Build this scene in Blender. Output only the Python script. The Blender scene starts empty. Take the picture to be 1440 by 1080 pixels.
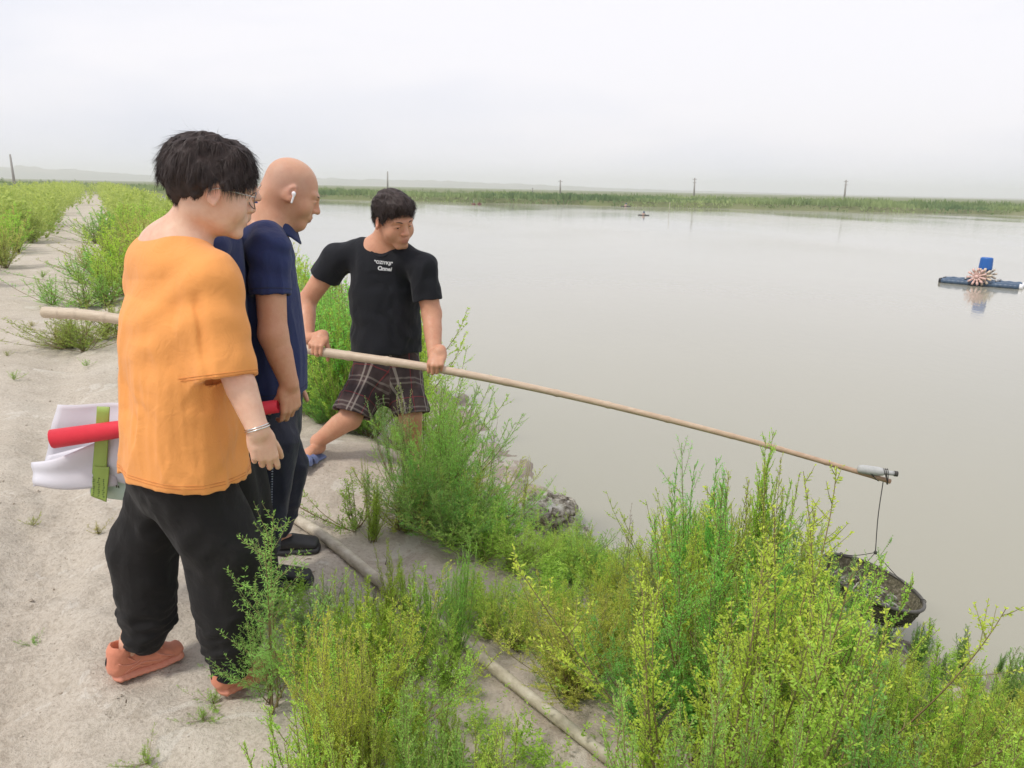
import bpy, math, random
import numpy as np
from mathutils import Vector, Matrix
from mathutils.bvhtree import BVHTree
random.seed(7); RNG = np.random.default_rng(7)
sc = bpy.context.scene
C = sc.collection
PI = math.pi
# ------------------------------------------------------------------ camera, world, sun, exposure
PITCH, ROLL, CAMH, FPX = math.radians(14.25), math.radians(1.2), 1.5, 1083.0
cam = bpy.data.cameras.new('camera'); camo = bpy.data.objects.new('camera', cam); C.objects.link(camo)
cam.sensor_width = 36.0; cam.lens = 36.0 * FPX / 1440.0
cam.clip_start = 0.05; cam.clip_end = 12000
CAMR = Matrix.Rotation(PI / 2 - PITCH, 4, 'X') @ Matrix.Rotation(ROLL, 4, 'Z')
camo.matrix_world = Matrix.Translation((0, 0, CAMH)) @ CAMR
sc.camera = camo
_R = np.array(CAMR.to_3x3())
def at(px, py, Y):
    """point of the photograph's pixel at the distance Y in front of the camera"""
    r = _R @ np.array([(px - 720) / FPX, -(py - 540) / FPX, -1.0])
    return np.array([0, 0, CAMH]) + r * (Y / r[1])
def atz(px, py, z):
    r = _R @ np.array([(px - 720) / FPX, -(py - 540) / FPX, -1.0])
    return np.array([0, 0, CAMH]) + r * ((z - CAMH) / r[2])
def proj(p):
    q = _R.T @ (np.asarray(p, float) - np.array([0, 0, CAMH]))
    return 720 - FPX * q[0] / q[2], 540 + FPX * q[1] / q[2]

SUN_EL, SUN_AZ = math.radians(56), math.radians(-125)   # azimuth from +Y towards +X
w = bpy.data.worlds.new('World'); sc.world = w; w.use_nodes = True
nt = w.node_tree; N = nt.nodes; L = nt.links; N.clear()
wo = N.new('ShaderNodeOutputWorld'); bg = N.new('ShaderNodeBackground'); bg.inputs['Strength'].default_value = 0.1
sky = N.new('ShaderNodeTexSky'); sky.sky_type = 'NISHITA'; sky.sun_disc = False
sky.sun_elevation = SUN_EL; sky.sun_rotation = SUN_AZ; sky.air_density = 1.5; sky.dust_density = 4.0
tc = N.new('ShaderNodeTexCoord'); mp = N.new('ShaderNodeMapping'); mp.inputs['Scale'].default_value = (1.0, 1.0, 3.2)
nz = N.new('ShaderNodeTexNoise'); nz.inputs['Scale'].default_value = 1.15; nz.inputs['Detail'].default_value = 5; nz.inputs['Roughness'].default_value = .5
nz.inputs['Distortion'].default_value = .3
cr = N.new('ShaderNodeValToRGB'); cr.color_ramp.elements[0].position = .38; cr.color_ramp.elements[1].position = .62
cr.color_ramp.elements[0].color = (.575, .60, .685, 1); cr.color_ramp.elements[1].color = (.735, .722, .76, 1)
sv = N.new('ShaderNodeVectorMath'); sv.operation = 'SCALE'; sv.inputs['Scale'].default_value = 10.0
mx = N.new('ShaderNodeMix'); mx.data_type = 'RGBA'; mx.inputs['Factor'].default_value = .93
L.new(tc.outputs['Generated'], mp.inputs['Vector']); L.new(mp.outputs[0], nz.inputs['Vector']); L.new(nz.outputs['Fac'], cr.inputs[0])
L.new(cr.outputs[0], sv.inputs[0]); L.new(sky.outputs[0], mx.inputs['A']); L.new(sv.outputs[0], mx.inputs['B'])
L.new(mx.outputs['Result'], bg.inputs['Color']); L.new(bg.outputs[0], wo.inputs['Surface'])
sun = bpy.data.lights.new('sun', 'SUN'); sun.energy = 1.5; sun.angle = math.radians(10); sun.color = (1, .95, .88)
suno = bpy.data.objects.new('sun', sun); C.objects.link(suno)
sd = Vector((math.sin(SUN_AZ) * math.cos(SUN_EL), math.cos(SUN_AZ) * math.cos(SUN_EL), math.sin(SUN_EL)))
suno.rotation_euler = sd.to_track_quat('Z', 'Y').to_euler(); suno.location = (0, 0, 30)
sc.view_settings.view_transform = 'Standard'; sc.view_settings.look = 'None'
sc.view_settings.exposure = 0.50; sc.view_settings.gamma = 1.0; sc.view_settings.use_curve_mapping = False
try:
    sc.cycles.max_bounces = 8; sc.cycles.volume_bounces = 4; sc.cycles.transparent_max_bounces = 6
    sc.cycles.use_denoising = True
except Exception: pass

# ------------------------------------------------------------------ helpers
def link(o, parent=None):
    C.objects.link(o)
    if parent is not None: o.parent = parent
    return o
def tag(o, label=None, cat=None, group=None, kind=None):
    if label: o['label'] = label
    if cat: o['category'] = cat
    if group: o['group'] = group
    if kind: o['kind'] = kind
    return o
def empty(name, loc=(0, 0, 0), rz=0.0, **k):
    o = bpy.data.objects.new(name, None); o.location = loc; o.rotation_euler = (0, 0, rz); o.empty_display_size = .1
    link(o); tag(o, **k); return o
def mesh(name, V, Fc, mat, parent=None, smooth=True, attrs=None, link_it=True, loc=None):
    """V (n,3); Fc (m,3|4) array or list"""
    me = bpy.data.meshes.new(name)
    V = np.asarray(V, np.float32)
    if loc is not None: V = V - np.asarray(loc, np.float32)
    if isinstance(Fc, np.ndarray):
        n, k = Fc.shape
        me.vertices.add(len(V)); me.vertices.foreach_set('co', V.ravel())
        me.loops.add(n * k); me.loops.foreach_set('vertex_index', Fc.ravel().astype(np.int32))
        me.polygons.add(n); me.polygons.foreach_set('loop_start', np.arange(0, n * k, k, dtype=np.int32))
        me.polygons.foreach_set('loop_total', np.full(n, k, np.int32))
        me.update(calc_edges=True)
    else:
        me.from_pydata(V.tolist(), [], [list(map(int, f)) for f in Fc]); me.update()
    me.polygons.foreach_set('use_smooth', np.full(len(me.polygons), bool(smooth)))
    for nm, (typ, arr) in (attrs or {}).items():
        a = me.attributes.new(nm, typ, 'POINT')
        a.data.foreach_set('value' if typ == 'FLOAT' else ('vector' if typ == 'FLOAT_VECTOR' else 'color'), np.asarray(arr, np.float32).ravel())
    if mat: me.materials.append(mat)
    if not link_it: return me
    o = bpy.data.objects.new(name, me)
    if loc is not None: o.location = loc
    return link(o, parent)
# numpy value noise
def _h(i, j, k, s):
    n = (i * 374761393 + j * 668265263 + k * 2147483647 + s * 974634777) & 0xffffffff
    n = ((n ^ (n >> 13)) * 1274126177) & 0xffffffff
    n = n ^ (n >> 16)
    return (n & 0xffff).astype(np.float32) / 65535.0
def vnoise(x, y, z=0.0, seed=0):
    x = np.asarray(x, np.float64); y = np.asarray(y, np.float64) + 0 * x; z = np.asarray(z, np.float64) + 0 * x
    i, j, k = np.floor(x).astype(np.int64), np.floor(y).astype(np.int64), np.floor(z).astype(np.int64)
    u, v, t = x - i, y - j, z - k
    u, v, t = (q * q * (3 - 2 * q) for q in (u, v, t))
    r = 0
    for a in (0, 1):
        for b in (0, 1):
            for c in (0, 1):
                wgt = (u if a else 1 - u) * (v if b else 1 - v) * (t if c else 1 - t)
                r = r + wgt * _h(i + a, j + b, k + c, seed)
    return r * 2 - 1
def fbm(x, y, z=0.0, o=4, seed=0, g=.5):
    r, a, f = 0, 1.0, 1.0
    for q in range(o):
        r = r + a * vnoise(x * f, np.asarray(y) * f, np.asarray(z) * f, seed + q * 17); a *= g; f *= 2.03
    return r
def sstep(a, b, x):
    t = np.clip((x - a) / (b - a), 0, 1); return t * t * (3 - 2 * t)

# materials
class Mat:
    def __init__(s, name, rough=.6, col=(.5, .5, .5), spec=.5, **k):
        s.m = bpy.data.materials.new(name); s.m.use_nodes = True; s.nt = s.m.node_tree; s.N = s.nt.nodes
        s.b = s.N['Principled BSDF']; s.b.inputs['Roughness'].default_value = rough
        s.b.inputs['Base Color'].default_value = (*col, 1); s.b.inputs['Specular IOR Level'].default_value = spec
        for q, v in k.items(): s.b.inputs[q.replace('_', ' ')].default_value = v
    def n(s, t, **k):
        x = s.N.new('ShaderNode' + t)
        for q, v in k.items():
            if q in ('ins',):
                for a, b in v.items(): x.inputs[a].default_value = b
            else: setattr(x, q, v)
        return x
    def l(s, a, b): s.nt.links.new(a, b)
    def coord(s, kind='Object', scale=(1, 1, 1)):
        t = s.n('TexCoord'); m = s.n('Mapping', ins={'Scale': scale}); s.l(t.outputs[kind], m.inputs[0]); return m.outputs[0]
    def noise(s, scale, vec=None, detail=4, rough=.55, dist=0):
        x = s.n('TexNoise', ins={'Scale': scale, 'Detail': detail, 'Roughness': rough, 'Distortion': dist})
        if vec is not None: s.l(vec, x.inputs['Vector'])
        return x.outputs['Fac']
    def ramp(s, fac, stops):
        r = s.n('ValToRGB'); e = r.color_ramp.elements
        while len(e) < len(stops): e.new(.5)
        for q, (p, c) in zip(e, stops): q.position = p; q.color = (*c, 1) if len(c) == 3 else c
        s.l(fac, r.inputs[0]); return r.outputs[0]
    def mix(s, fac, a, b, mode='MIX'):
        x = s.n('Mix', data_type='RGBA', blend_type=mode)
        for v, i in ((fac, 'Factor'), (a, 'A'), (b, 'B')):
            if isinstance(v, (int, float)): x.inputs[i].default_value = v
            elif isinstance(v, tuple): x.inputs[i].default_value = (*v, 1) if len(v) == 3 else v
            else: s.l(v, x.inputs[i])
        return x.outputs['Result']
    def math(s, op, a, b=None):
        x = s.n('Math', operation=op)
        for i, v in enumerate((a, b)):
            if v is None: continue
            if isinstance(v, (int, float)): x.inputs[i].default_value = v
            else: s.l(v, x.inputs[i])
        return x.outputs[0]
    def bump(s, h, strength=.3, dist=.01):
        b = s.n('Bump', ins={'Strength': strength, 'Distance': dist}); s.l(h, b.inputs['Height']); s.l(b.outputs[0], s.b.inputs['Normal']); return b
    def color(s, c): s.l(c, s.b.inputs['Base Color'])
    def attr(s, nm): return s.n('Attribute', attribute_name=nm)

# tubes and lofts for small things
def tube(pts, r, sides=8, caps=True, ellipse=1.0):
    pts = np.asarray(pts, float); n = len(pts); r = np.broadcast_to(np.asarray(r, float), (n,))
    T = np.gradient(pts, axis=0); T /= np.linalg.norm(T, axis=1)[:, None] + 1e-12
    up = np.array([0, 0, 1.0]) if abs(T[0][2]) < .9 else np.array([1.0, 0, 0])
    V = []; s = np.cross(T[0], up); s /= np.linalg.norm(s)
    for i in range(n):
        s = s - T[i] * s.dot(T[i]); s /= np.linalg.norm(s); o = np.cross(T[i], s)
        for k in range(sides):
            a = 2 * PI * k / sides; V.append(pts[i] + r[i] * (math.cos(a) * s + ellipse * math.sin(a) * o))
    Fc = [(i * sides + k, i * sides + (k + 1) % sides, (i + 1) * sides + (k + 1) % sides, (i + 1) * sides + k) for i in range(n - 1) for k in range(sides)]
    if caps:
        Fc.append(tuple(range(sides - 1, -1, -1))); Fc.append(tuple((n - 1) * sides + k for k in range(sides)))
    return np.array(V), Fc
def join(parts):
    V, Fc, o = [], [], 0
    for v, f in parts:
        V.append(np.asarray(v)); Fc += [tuple(int(i) + o for i in q) for q in f]; o += len(v)
    return np.vstack(V), Fc
def box(c, s, R=None):
    c = np.asarray(c, float); s = np.asarray(s, float) / 2
    v = np.array([(x, y, z) for x in (-1, 1) for y in (-1, 1) for z in (-1, 1)]) * s
    if R is not None: v = v @ np.asarray(R).T
    return v + c, [(0, 1, 3, 2), (4, 6, 7, 5), (0, 4, 5, 1), (2, 3, 7, 6), (0, 2, 6, 4), (1, 5, 7, 3)]
def spl(pts, n):
    """smooth curve through pts (Catmull-Rom), n samples"""
    P = np.asarray(pts, float); P = np.vstack([2 * P[0] - P[1], P, 2 * P[-1] - P[-2]])
    out = []; m = len(P) - 3
    for u in np.linspace(0, m - 1e-6, n):
        i = int(u); t = u - i; a, b, c, d = P[i:i + 4]
        out.append(.5 * ((2 * b) + (c - a) * t + (2 * a - 5 * b + 4 * c - d) * t * t + (3 * b - a - 3 * c + d) * t ** 3))
    return np.array(out)
# ------------------------------------------------------------------ the land
WZ = -0.60
UD = np.array([-.4695, .8829]); ND = np.array([.8829, .4695])        # along the dyke / across it towards the pond
def st(x, y): return x * ND[0] + y * ND[1], x * UD[0] + y * UD[1]
def xy(s, t): return s * ND[0] + t * UD[0], s * ND[1] + t * UD[1]
def shore(t):
    return np.interp(t, [-6, .5, 1.6, 2.6, 3.4, 4.0, 5.2, 6.9, 12, 30, 200], [3.9, 3.75, 3.3, 2.75, 2.4, 2.42, 2.75, 3.0, 3.3, 3.6, 4.0])
def track_c(t): return -.95 + .35 * sstep(6, 14, t) + .35 * sstep(20, 40, t)
def ground(x, y, fine=True):
    x = np.asarray(x, float); y = np.asarray(y, float)
    s, t = st(x, y)
    sh = shore(t) + .12 * vnoise(t * 1.7, 0 * t, seed=3) + .06 * vnoise(t * 5.1, 0 * t, seed=4)
    z = -.60 * sstep(1.15, 1.0 + (sh - 1.0) * 1.02, s) - .9 * sstep(0, 1.6, s - sh)
    z = z - 1.3 * sstep(-4.2, -7.5, s)
    # the far bank and the land behind it
    yb = 116.5 - (x + 28.7) * .124 + 1.2 * vnoise(x * .12, 0 * x, seed=9)
    far = sstep(-.3, .7, y - yb)
    z = z * (1 - far) + far * (.05 + .1 * vnoise(x * .05, y * .05, seed=2))
    r = np.hypot(x, y)
    nearw = (1 - sstep(60, 90, r)) * (1 - far)
    # wheel tracks, lumps and a low berm at each side of the track
    d = s - track_c(t) - .05 * vnoise(t * .5, 0 * t, seed=5)
    rut = np.exp(-((d - .58) / .15) ** 4) + np.exp(-((d + .58) / .15) ** 4)
    z = z - nearw * .042 * rut * (1 + .35 * vnoise(t * .8, s, seed=15))
    if fine: z = z + (1 - sstep(7, 12, r)) * .010 * rut * np.sin(t * 95 + 9 * np.abs(d - np.sign(d) * .58) * 12) * sstep(-.2, .5, vnoise(t * 1.1, s * 2, seed=16))
    z = z + nearw * .05 * (sstep(.9, 1.5, np.abs(d)) * (1 - sstep(1.6, 2.6, np.abs(d)))) * (.6 + .8 * vnoise(x * .9, y * .9, seed=6))
    if fine:
        nn = 1 - sstep(9, 22, r)
        z = z + nearw * (.020 * fbm(x * 2.1, y * 2.1, o=3, seed=11) + nn * (.014 * fbm(x * 8, y * 8, o=3, seed=12) * (1 + 1.2 * sstep(1.2, 2.0, s)) + 0.0065 * fbm(x * 31, y * 31, o=2, seed=13)))
        z = z + .10 * np.exp(-(((x + .80) / .62) ** 2 + ((y - 3.95) / .42) ** 2))      # the rise on which the man with the pole stands
    # crusted broken lumps at the foot of the bank
        e = np.exp(-((s - sh + .1) / .28) ** 2) * nn
        z = z + e * .055 * np.abs(fbm(x * 6, y * 6, o=3, seed=14))
    return z
def axis(near0, near1, step, far0, far1, g=1.06):
    a = list(np.arange(near0, near1, step)); d = step
    while a[-1] < far1: d *= g; a.append(a[-1] + d)
    b = []; d = step; v = near0
    while v > far0: d *= g; v -= d; b.append(v)
    return np.array(b[::-1] + a)
AX = axis(-2.2, 2.4, .026, -3400, 3400, 1.06); AY = axis(1.2, 4.8, .026, -60, 3400, 1.035)
GX, GY = np.meshgrid(AX, AY); GZ = ground(GX, GY)
nx, ny = len(AX), len(AY)
I = np.arange(nx * ny).reshape(ny, nx)
GF = np.stack([I[:-1, :-1], I[:-1, 1:], I[1:, 1:], I[1:, :-1]], -1).reshape(-1, 4)
g = Mat('dry_silt', .95, spec=.15)
geo = g.n('NewGeometry'); pos = geo.outputs['Position']
n1 = g.noise(1.3, pos, 5, .6); n2 = g.noise(9, pos, 6, .65); n3 = g.noise(70, pos, 4, .7); n4 = g.noise(.22, pos, 4, .5)
base = g.ramp(n1, [(.3, (.44, .385, .305)), (.5, (.53, .47, .385)), (.72, (.62, .57, .485))])
base = g.mix(g.math('MULTIPLY', n2, .55), base, g.ramp(n2, [(.35, (.36, .30, .235)), (.6, (.57, .515, .43))]))
base = g.mix(.38, base, g.ramp(n3, [(.35, (.24, .20, .155)), (.5, (.52, .46, .38)), (.68, (.66, .61, .53))]))
# pinker and damper on the pond side, wet near the water line; greener land beyond the pond
sx = g.n('SeparateXYZ'); g.l(pos, sx.inputs[0])
sc_ = g.math('ADD', g.math('MULTIPLY', sx.outputs['X'], .8829), g.math('MULTIPLY', sx.outputs['Y'], .4695))
base = g.mix(g.n('MapRange', ins={'From Min': .6, 'From Max': 1.6}).outputs[0] if False else .0, base, base)
mr = g.n('MapRange', ins={'From Min': .4, 'From Max': 1.5, 'To Min': 0., 'To Max': .55}); g.l(sc_, mr.inputs['Value'])
base = g.mix(mr.outputs[0], base, g.mix(n2, (.38, .295, .24), (.54, .455, .40)))
wz = g.n('MapRange', ins={'From Min': WZ + .13, 'From Max': WZ + .02, 'To Min': 0., 'To Max': .8}); g.l(g.math('ADD', sx.outputs['Z'], g.math('MULTIPLY', n2, .06)), wz.inputs['Value'])
base = g.mix(wz.outputs[0], base, (.17, .145, .115))
n5 = g.noise(3.2, pos, 6, .7, .8); base = g.mix(g.math('MULTIPLY', g.math('GREATER_THAN', n5, .60), .35), base, (.68, .65, .58))
n6 = g.noise(4.4, pos, 6, .75, 1.2); mr6 = g.n('MapRange', ins={'From Min': .56, 'From Max': .66, 'To Min': 0., 'To Max': .45}); g.l(n6, mr6.inputs['Value']); base = g.mix(mr6.outputs[0], base, (.30, .25, .19))
# dried twigs and dark crumbs on the silt
vo = g.n('TexVoronoi', ins={'Scale': 46.}); g.l(pos, vo.inputs['Vector'])
cm = g.math('MULTIPLY', g.math('LESS_THAN', vo.outputs['Distance'], .16), g.math('GREATER_THAN', n2, .53))
base = g.mix(g.math('MULTIPLY', cm, .55), base, (.17, .13, .09))
fm = g.n('MapRange', ins={'From Min': 70., 'From Max': 110.}); g.l(sx.outputs['Y'], fm.inputs['Value'])
base = g.mix(fm.outputs[0], base, g.mix(n4, (.13, .17, .06), (.2, .2, .1)))
g.color(base)
h = g.math('ADD', g.math('MULTIPLY', n2, .6), g.math('MULTIPLY', n3, .4)); g.bump(h, .9, .022)
tag(mesh('ground', np.stack([GX, GY, GZ], -1).reshape(-1, 3), GF, g.m), kind='structure')

wm = Mat('pond_water', .07, spec=.5); wm.b.inputs['IOR'].default_value = 1.33
geo = wm.n('NewGeometry'); pos = geo.outputs['Position']
a = wm.noise(.5, pos, 3, .5)
wm.color(wm.mix(wm.noise(.16, pos, 3, .5), (.328, .316, .248), (.362, .346, .272)))
m1 = wm.n('Mapping', ins={'Scale': (1., .45, 1.), 'Rotation': (0, 0, -.3)}); wm.l(pos, m1.inputs[0])
rp = wm.noise(5.5, m1.outputs[0], 4, .6, .4); rp2 = wm.noise(.9, m1.outputs[0], 3, .5)
wm.bump(wm.math('ADD', wm.math('MULTIPLY', rp, .5), wm.math('MULTIPLY', rp2, 1.)), .14, .035)
rr = wm.n('MapRange', ins={'From Min': .35, 'From Max': .65, 'To Min': .05, 'To Max': .16}); wm.l(wm.noise(.07, m1.outputs[0], 2), rr.inputs['Value']); wm.l(rr.outputs[0], wm.b.inputs['Roughness'])
tag(mesh('water', [(-450, -50, WZ), (450, -50, WZ), (450, 150, WZ), (-450, 150, WZ)], [(0, 1, 2, 3)], wm.m), kind='structure')

# hills beyond the plain
hm = Mat('hill_earth', .95, (.16, .17, .15), .1)
hv = hm.noise(.004, hm.n('NewGeometry').outputs['Position'], 5); hm.color(hm.ramp(hv, [(.35, (.12, .14, .09)), (.65, (.24, .22, .17))]))
az = np.radians(np.linspace(-50, 50, 420)); rad = np.linspace(2500, 3300, 14)
def hill_h(a):
    d = np.degrees(a)
    px = 720 + FPX * np.tan(a)
    e = np.interp(px, [-300, -40, 20, 110, 190, 300, 440, 560, 640, 760, 900, 1100, 1700], [20, 32, 37, 33, 24, 20, 23, 24, 23, 16, 9, 5, 3.])
    return e * (1 + .10 * vnoise(d * 1.6, 0 * d, seed=21) + .05 * vnoise(d * 5, 0 * d, seed=22))
HV = []
for j, r in enumerate(rad):
    prof = max(0.0, math.sin(PI * j / (len(rad) - 1))) ** .8
    hh = hill_h(az) * prof * (1 + .12 * vnoise(np.degrees(az) * 2, 0 * az + r * .01, seed=31))
    HV.append(np.stack([r * np.sin(az), r * np.cos(az), -1.0 + hh], -1))
HV = np.vstack(HV); J = np.arange(len(rad) * len(az)).reshape(len(rad), len(az))
tag(mesh('hills', HV, np.stack([J[:-1, :-1], J[:-1, 1:], J[1:, 1:], J[1:, :-1]], -1).reshape(-1, 4), hm.m), kind='structure')

# the air
hz = bpy.data.materials.new('haze_air'); hz.use_nodes = True; hz.node_tree.nodes.clear()
ho = hz.node_tree.nodes.new('ShaderNodeOutputMaterial'); pv = hz.node_tree.nodes.new('ShaderNodeVolumePrincipled')
pv.inputs['Color'].default_value = (.992, .996, 1, 1); pv.inputs['Density'].default_value = .0006; pv.inputs['Anisotropy'].default_value = .2
hz.node_tree.links.new(pv.outputs[0], ho.inputs['Volume'])
V, Fq = box((0, 1670, 20.5), (7400, 3700, 45)); V[:, 1] = np.where(V[:, 1] < 0, -80, 3560)
tag(mesh('haze', V, Fq, hz, smooth=False), kind='stuff')
# ------------------------------------------------------------------ sculpting: distance fields meshed by surface nets
f32 = np.float32
def nrm(v): v = np.asarray(v, float); return v / (np.linalg.norm(v) + 1e-12)
def frame(fwd, up=(0, 0, 1)):
    """columns: right, forward, up"""
    f = nrm(fwd); r = nrm(np.cross(f, up)); u = np.cross(r, f); return np.stack([r, f, u], 1)
def rot(axis, deg):
    return np.array(Matrix.Rotation(math.radians(deg), 3, Vector(axis)))
class Sdf:
    def __init__(s, h): s.h = h; s.ops = []
    # primitives: each op = (kind, k, lo, hi, fn)
    def seg_fn(s, p0, p1, r0, r1, side=None):
        p0 = np.asarray(p0, float); p1 = np.asarray(p1, float)
        r0 = (r0, r0) if np.isscalar(r0) else r0; r1 = (r1, r1) if np.isscalar(r1) else r1
        ax = p1 - p0; Ln = np.linalg.norm(ax) + 1e-9; wv = ax / Ln
        sd = np.array([1., 0, 0]) if side is None else np.asarray(side, float)
        sd = sd - wv * sd.dot(wv)
        if np.linalg.norm(sd) < 1e-3: sd = np.cross(wv, [0, 0, 1.]) + 1e-6
        sd = nrm(sd); ov = np.cross(wv, sd)
        iso = r0[0] == r0[1] and r1[0] == r1[1]
        def fn(P):
            q = P - p0.astype(f32)
            t = np.clip(q @ (wv / Ln).astype(f32), 0, 1)
            r = q - t[..., None] * ax.astype(f32)
            a = r0[0] + (r1[0] - r0[0]) * t
            if iso: return np.sqrt((r * r).sum(-1)) - a
            b = r0[1] + (r1[1] - r0[1]) * t; c = np.minimum(a, b)
            x = r @ sd.astype(f32); y = r @ ov.astype(f32); z = r @ wv.astype(f32)
            k0 = np.sqrt((x / a) ** 2 + (y / b) ** 2 + (z / c) ** 2) + 1e-6
            k1 = np.sqrt((x / a ** 2) ** 2 + (y / b ** 2) ** 2 + (z / c ** 2) ** 2) + 1e-6
            return k0 * (k0 - 1) / k1
        m = max(*r0, *r1)
        return np.minimum(p0, p1) - m, np.maximum(p0, p1) + m, fn
    def chain(s, pts, rs, k=.02, side=None, op='add', closed=False):
        fs = []; pts = [np.asarray(p, float) for p in pts]
        if np.isscalar(rs) or isinstance(rs, tuple): rs = [rs] * len(pts)
        n = len(pts)
        for i in range(n - 1 if not closed else n):
            sdv = side if side is None or np.ndim(side) == 1 else side[i]
            fs.append(s.seg_fn(pts[i], pts[(i + 1) % n], rs[i], rs[(i + 1) % n], sdv))
        s.ops.append((op, k, fs)); return s
    def seg(s, a, b, r0, r1=None, k=.02, side=None, op='add'):
        return s.chain([a, b], [r0, r0 if r1 is None else r1], k, side, op)
    def piece(s, pts, rs, k=.02, side=None, cuts=(), op='add'):
        """a chain with flat ends: cut by planes (p, n) before it joins or is carved out"""
        pts = [np.asarray(p, float) for p in pts]; fs = [s.seg_fn(pts[i], pts[i + 1], rs[i], rs[i + 1], side) for i in range(len(pts) - 1)]
        cuts = [(np.asarray(p, f32), nrm(n).astype(f32)) for p, n in cuts]
        def fn(P):
            d = fs[0][2](P)
            for q in fs[1:]: d = np.minimum(d, q[2](P))
            for p, n in cuts: d = np.maximum(d, (P - p) @ n)
            return d
        s.ops.append((op, k, [(np.min([q[0] for q in fs], 0), np.max([q[1] for q in fs], 0), fn)])); return s
    def ell(s, c, r, R=None, k=.02, op='add'):
        c = np.asarray(c, float); r = np.asarray(r, float) * np.ones(3); R = np.eye(3) if R is None else np.asarray(R)
        def fn(P):
            q = (P - c.astype(f32)) @ R.astype(f32)
            k0 = np.sqrt(((q / r.astype(f32)) ** 2).sum(-1)) + 1e-6; k1 = np.sqrt(((q / (r * r).astype(f32)) ** 2).sum(-1)) + 1e-6
            return k0 * (k0 - 1) / k1
        m = np.abs(R) @ r
        s.ops.append((op, k, [(c - m, c + m, fn)])); return s
    def plane(s, p, n, k=.004, lo=None, hi=None, op='cut'):
        """keep the side that n points away from"""
        p = np.asarray(p, float); n = nrm(n)
        s.ops.append((op, k, [(np.asarray(lo, float) if lo is not None else None, np.asarray(hi, float) if hi is not None else None, lambda P: (P - p.astype(f32)) @ n.astype(f32))])); return s
    def raw(s, fn, lo, hi, op='add', k=.01):
        s.ops.append((op, k, [(np.asarray(lo, float), np.asarray(hi, float), fn)])); return s
    def disp(s, fn): s.ops.append(('disp', 0, fn)); return s
    def run(s, margin=.02):
        h = s.h
        los = [f[0] for o in s.ops if o[0] == 'add' for f in o[2]]; VF = None; his = [f[1] for o in s.ops if o[0] == 'add' for f in o[2]]
        lo = np.min(los, 0) - margin; hi = np.max(his, 0) + margin
        n = np.ceil((hi - lo) / h).astype(int) + 1
        F = np.full(n, .08, f32)
        axs = [(lo[i] + np.arange(n[i]) * h).astype(f32) for i in range(3)]
        def sl(a, b, pad):
            i0 = np.clip(np.floor((a - pad - lo) / h).astype(int), 0, n - 1); i1 = np.clip(np.ceil((b + pad - lo) / h).astype(int) + 1, 1, n)
            return tuple(slice(p, max(q, p + 1)) for p, q in zip(i0, i1))
        def grid(S):
            x, y, z = (axs[i][S[i]] for i in range(3))
            G = np.empty((len(x), len(y), len(z), 3), f32); G[..., 0] = x[:, None, None]; G[..., 1] = y[None, :, None]; G[..., 2] = z[None, None, :]
            return G
        for op, k, fs in s.ops:
            if op == 'disp':      # pushes the surface in and out; hollows carved afterwards follow it, so cloth keeps its thickness
                idx = np.nonzero(np.abs(F) < .035); P = np.stack([axs[i][idx[i]] for i in range(3)], -1); dv = fs(P).astype(f32)
                VF = np.zeros(F.shape, f32); VF[idx] = dv; F[idx] += dv; continue
            pad = k + 2.5 * h + .004
            if fs[0][0] is None or fs[0][1] is None: S = tuple(slice(0, m) for m in n)
            else: S = sl(np.min([f[0] for f in fs], 0), np.max([f[1] for f in fs], 0), pad)
            sub = F[S]
            if len(fs) == 1: D = fs[0][2](grid(S))
            else:
                D = np.full(sub.shape, .2, f32); o = [q.start for q in S]
                for a, b, fn in fs:
                    T = sl(a, b, pad); T2 = tuple(slice(max(q.start - e, 0), q.stop - e) for q, e in zip(T, o))
                    D[T2] = np.minimum(D[T2], fn(grid(T)))
            if op == 'add':
                hh = np.maximum(k - np.abs(sub - D), 0) / max(k, 1e-6); F[S] = np.minimum(sub, D) - hh * hh * k * .25
            elif op == 'sub':
                D = -(D + (VF[S] if VF is not None else 0)); hh = np.maximum(k - np.abs(sub - D), 0) / max(k, 1e-6); F[S] = np.maximum(sub, D) + hh * hh * k * .25
            elif op == 'cut':
                hh = np.maximum(k - np.abs(sub - D), 0) / max(k, 1e-6); F[S] = np.maximum(sub, D) + hh * hh * k * .25
        return nets(F, lo, h)
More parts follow.
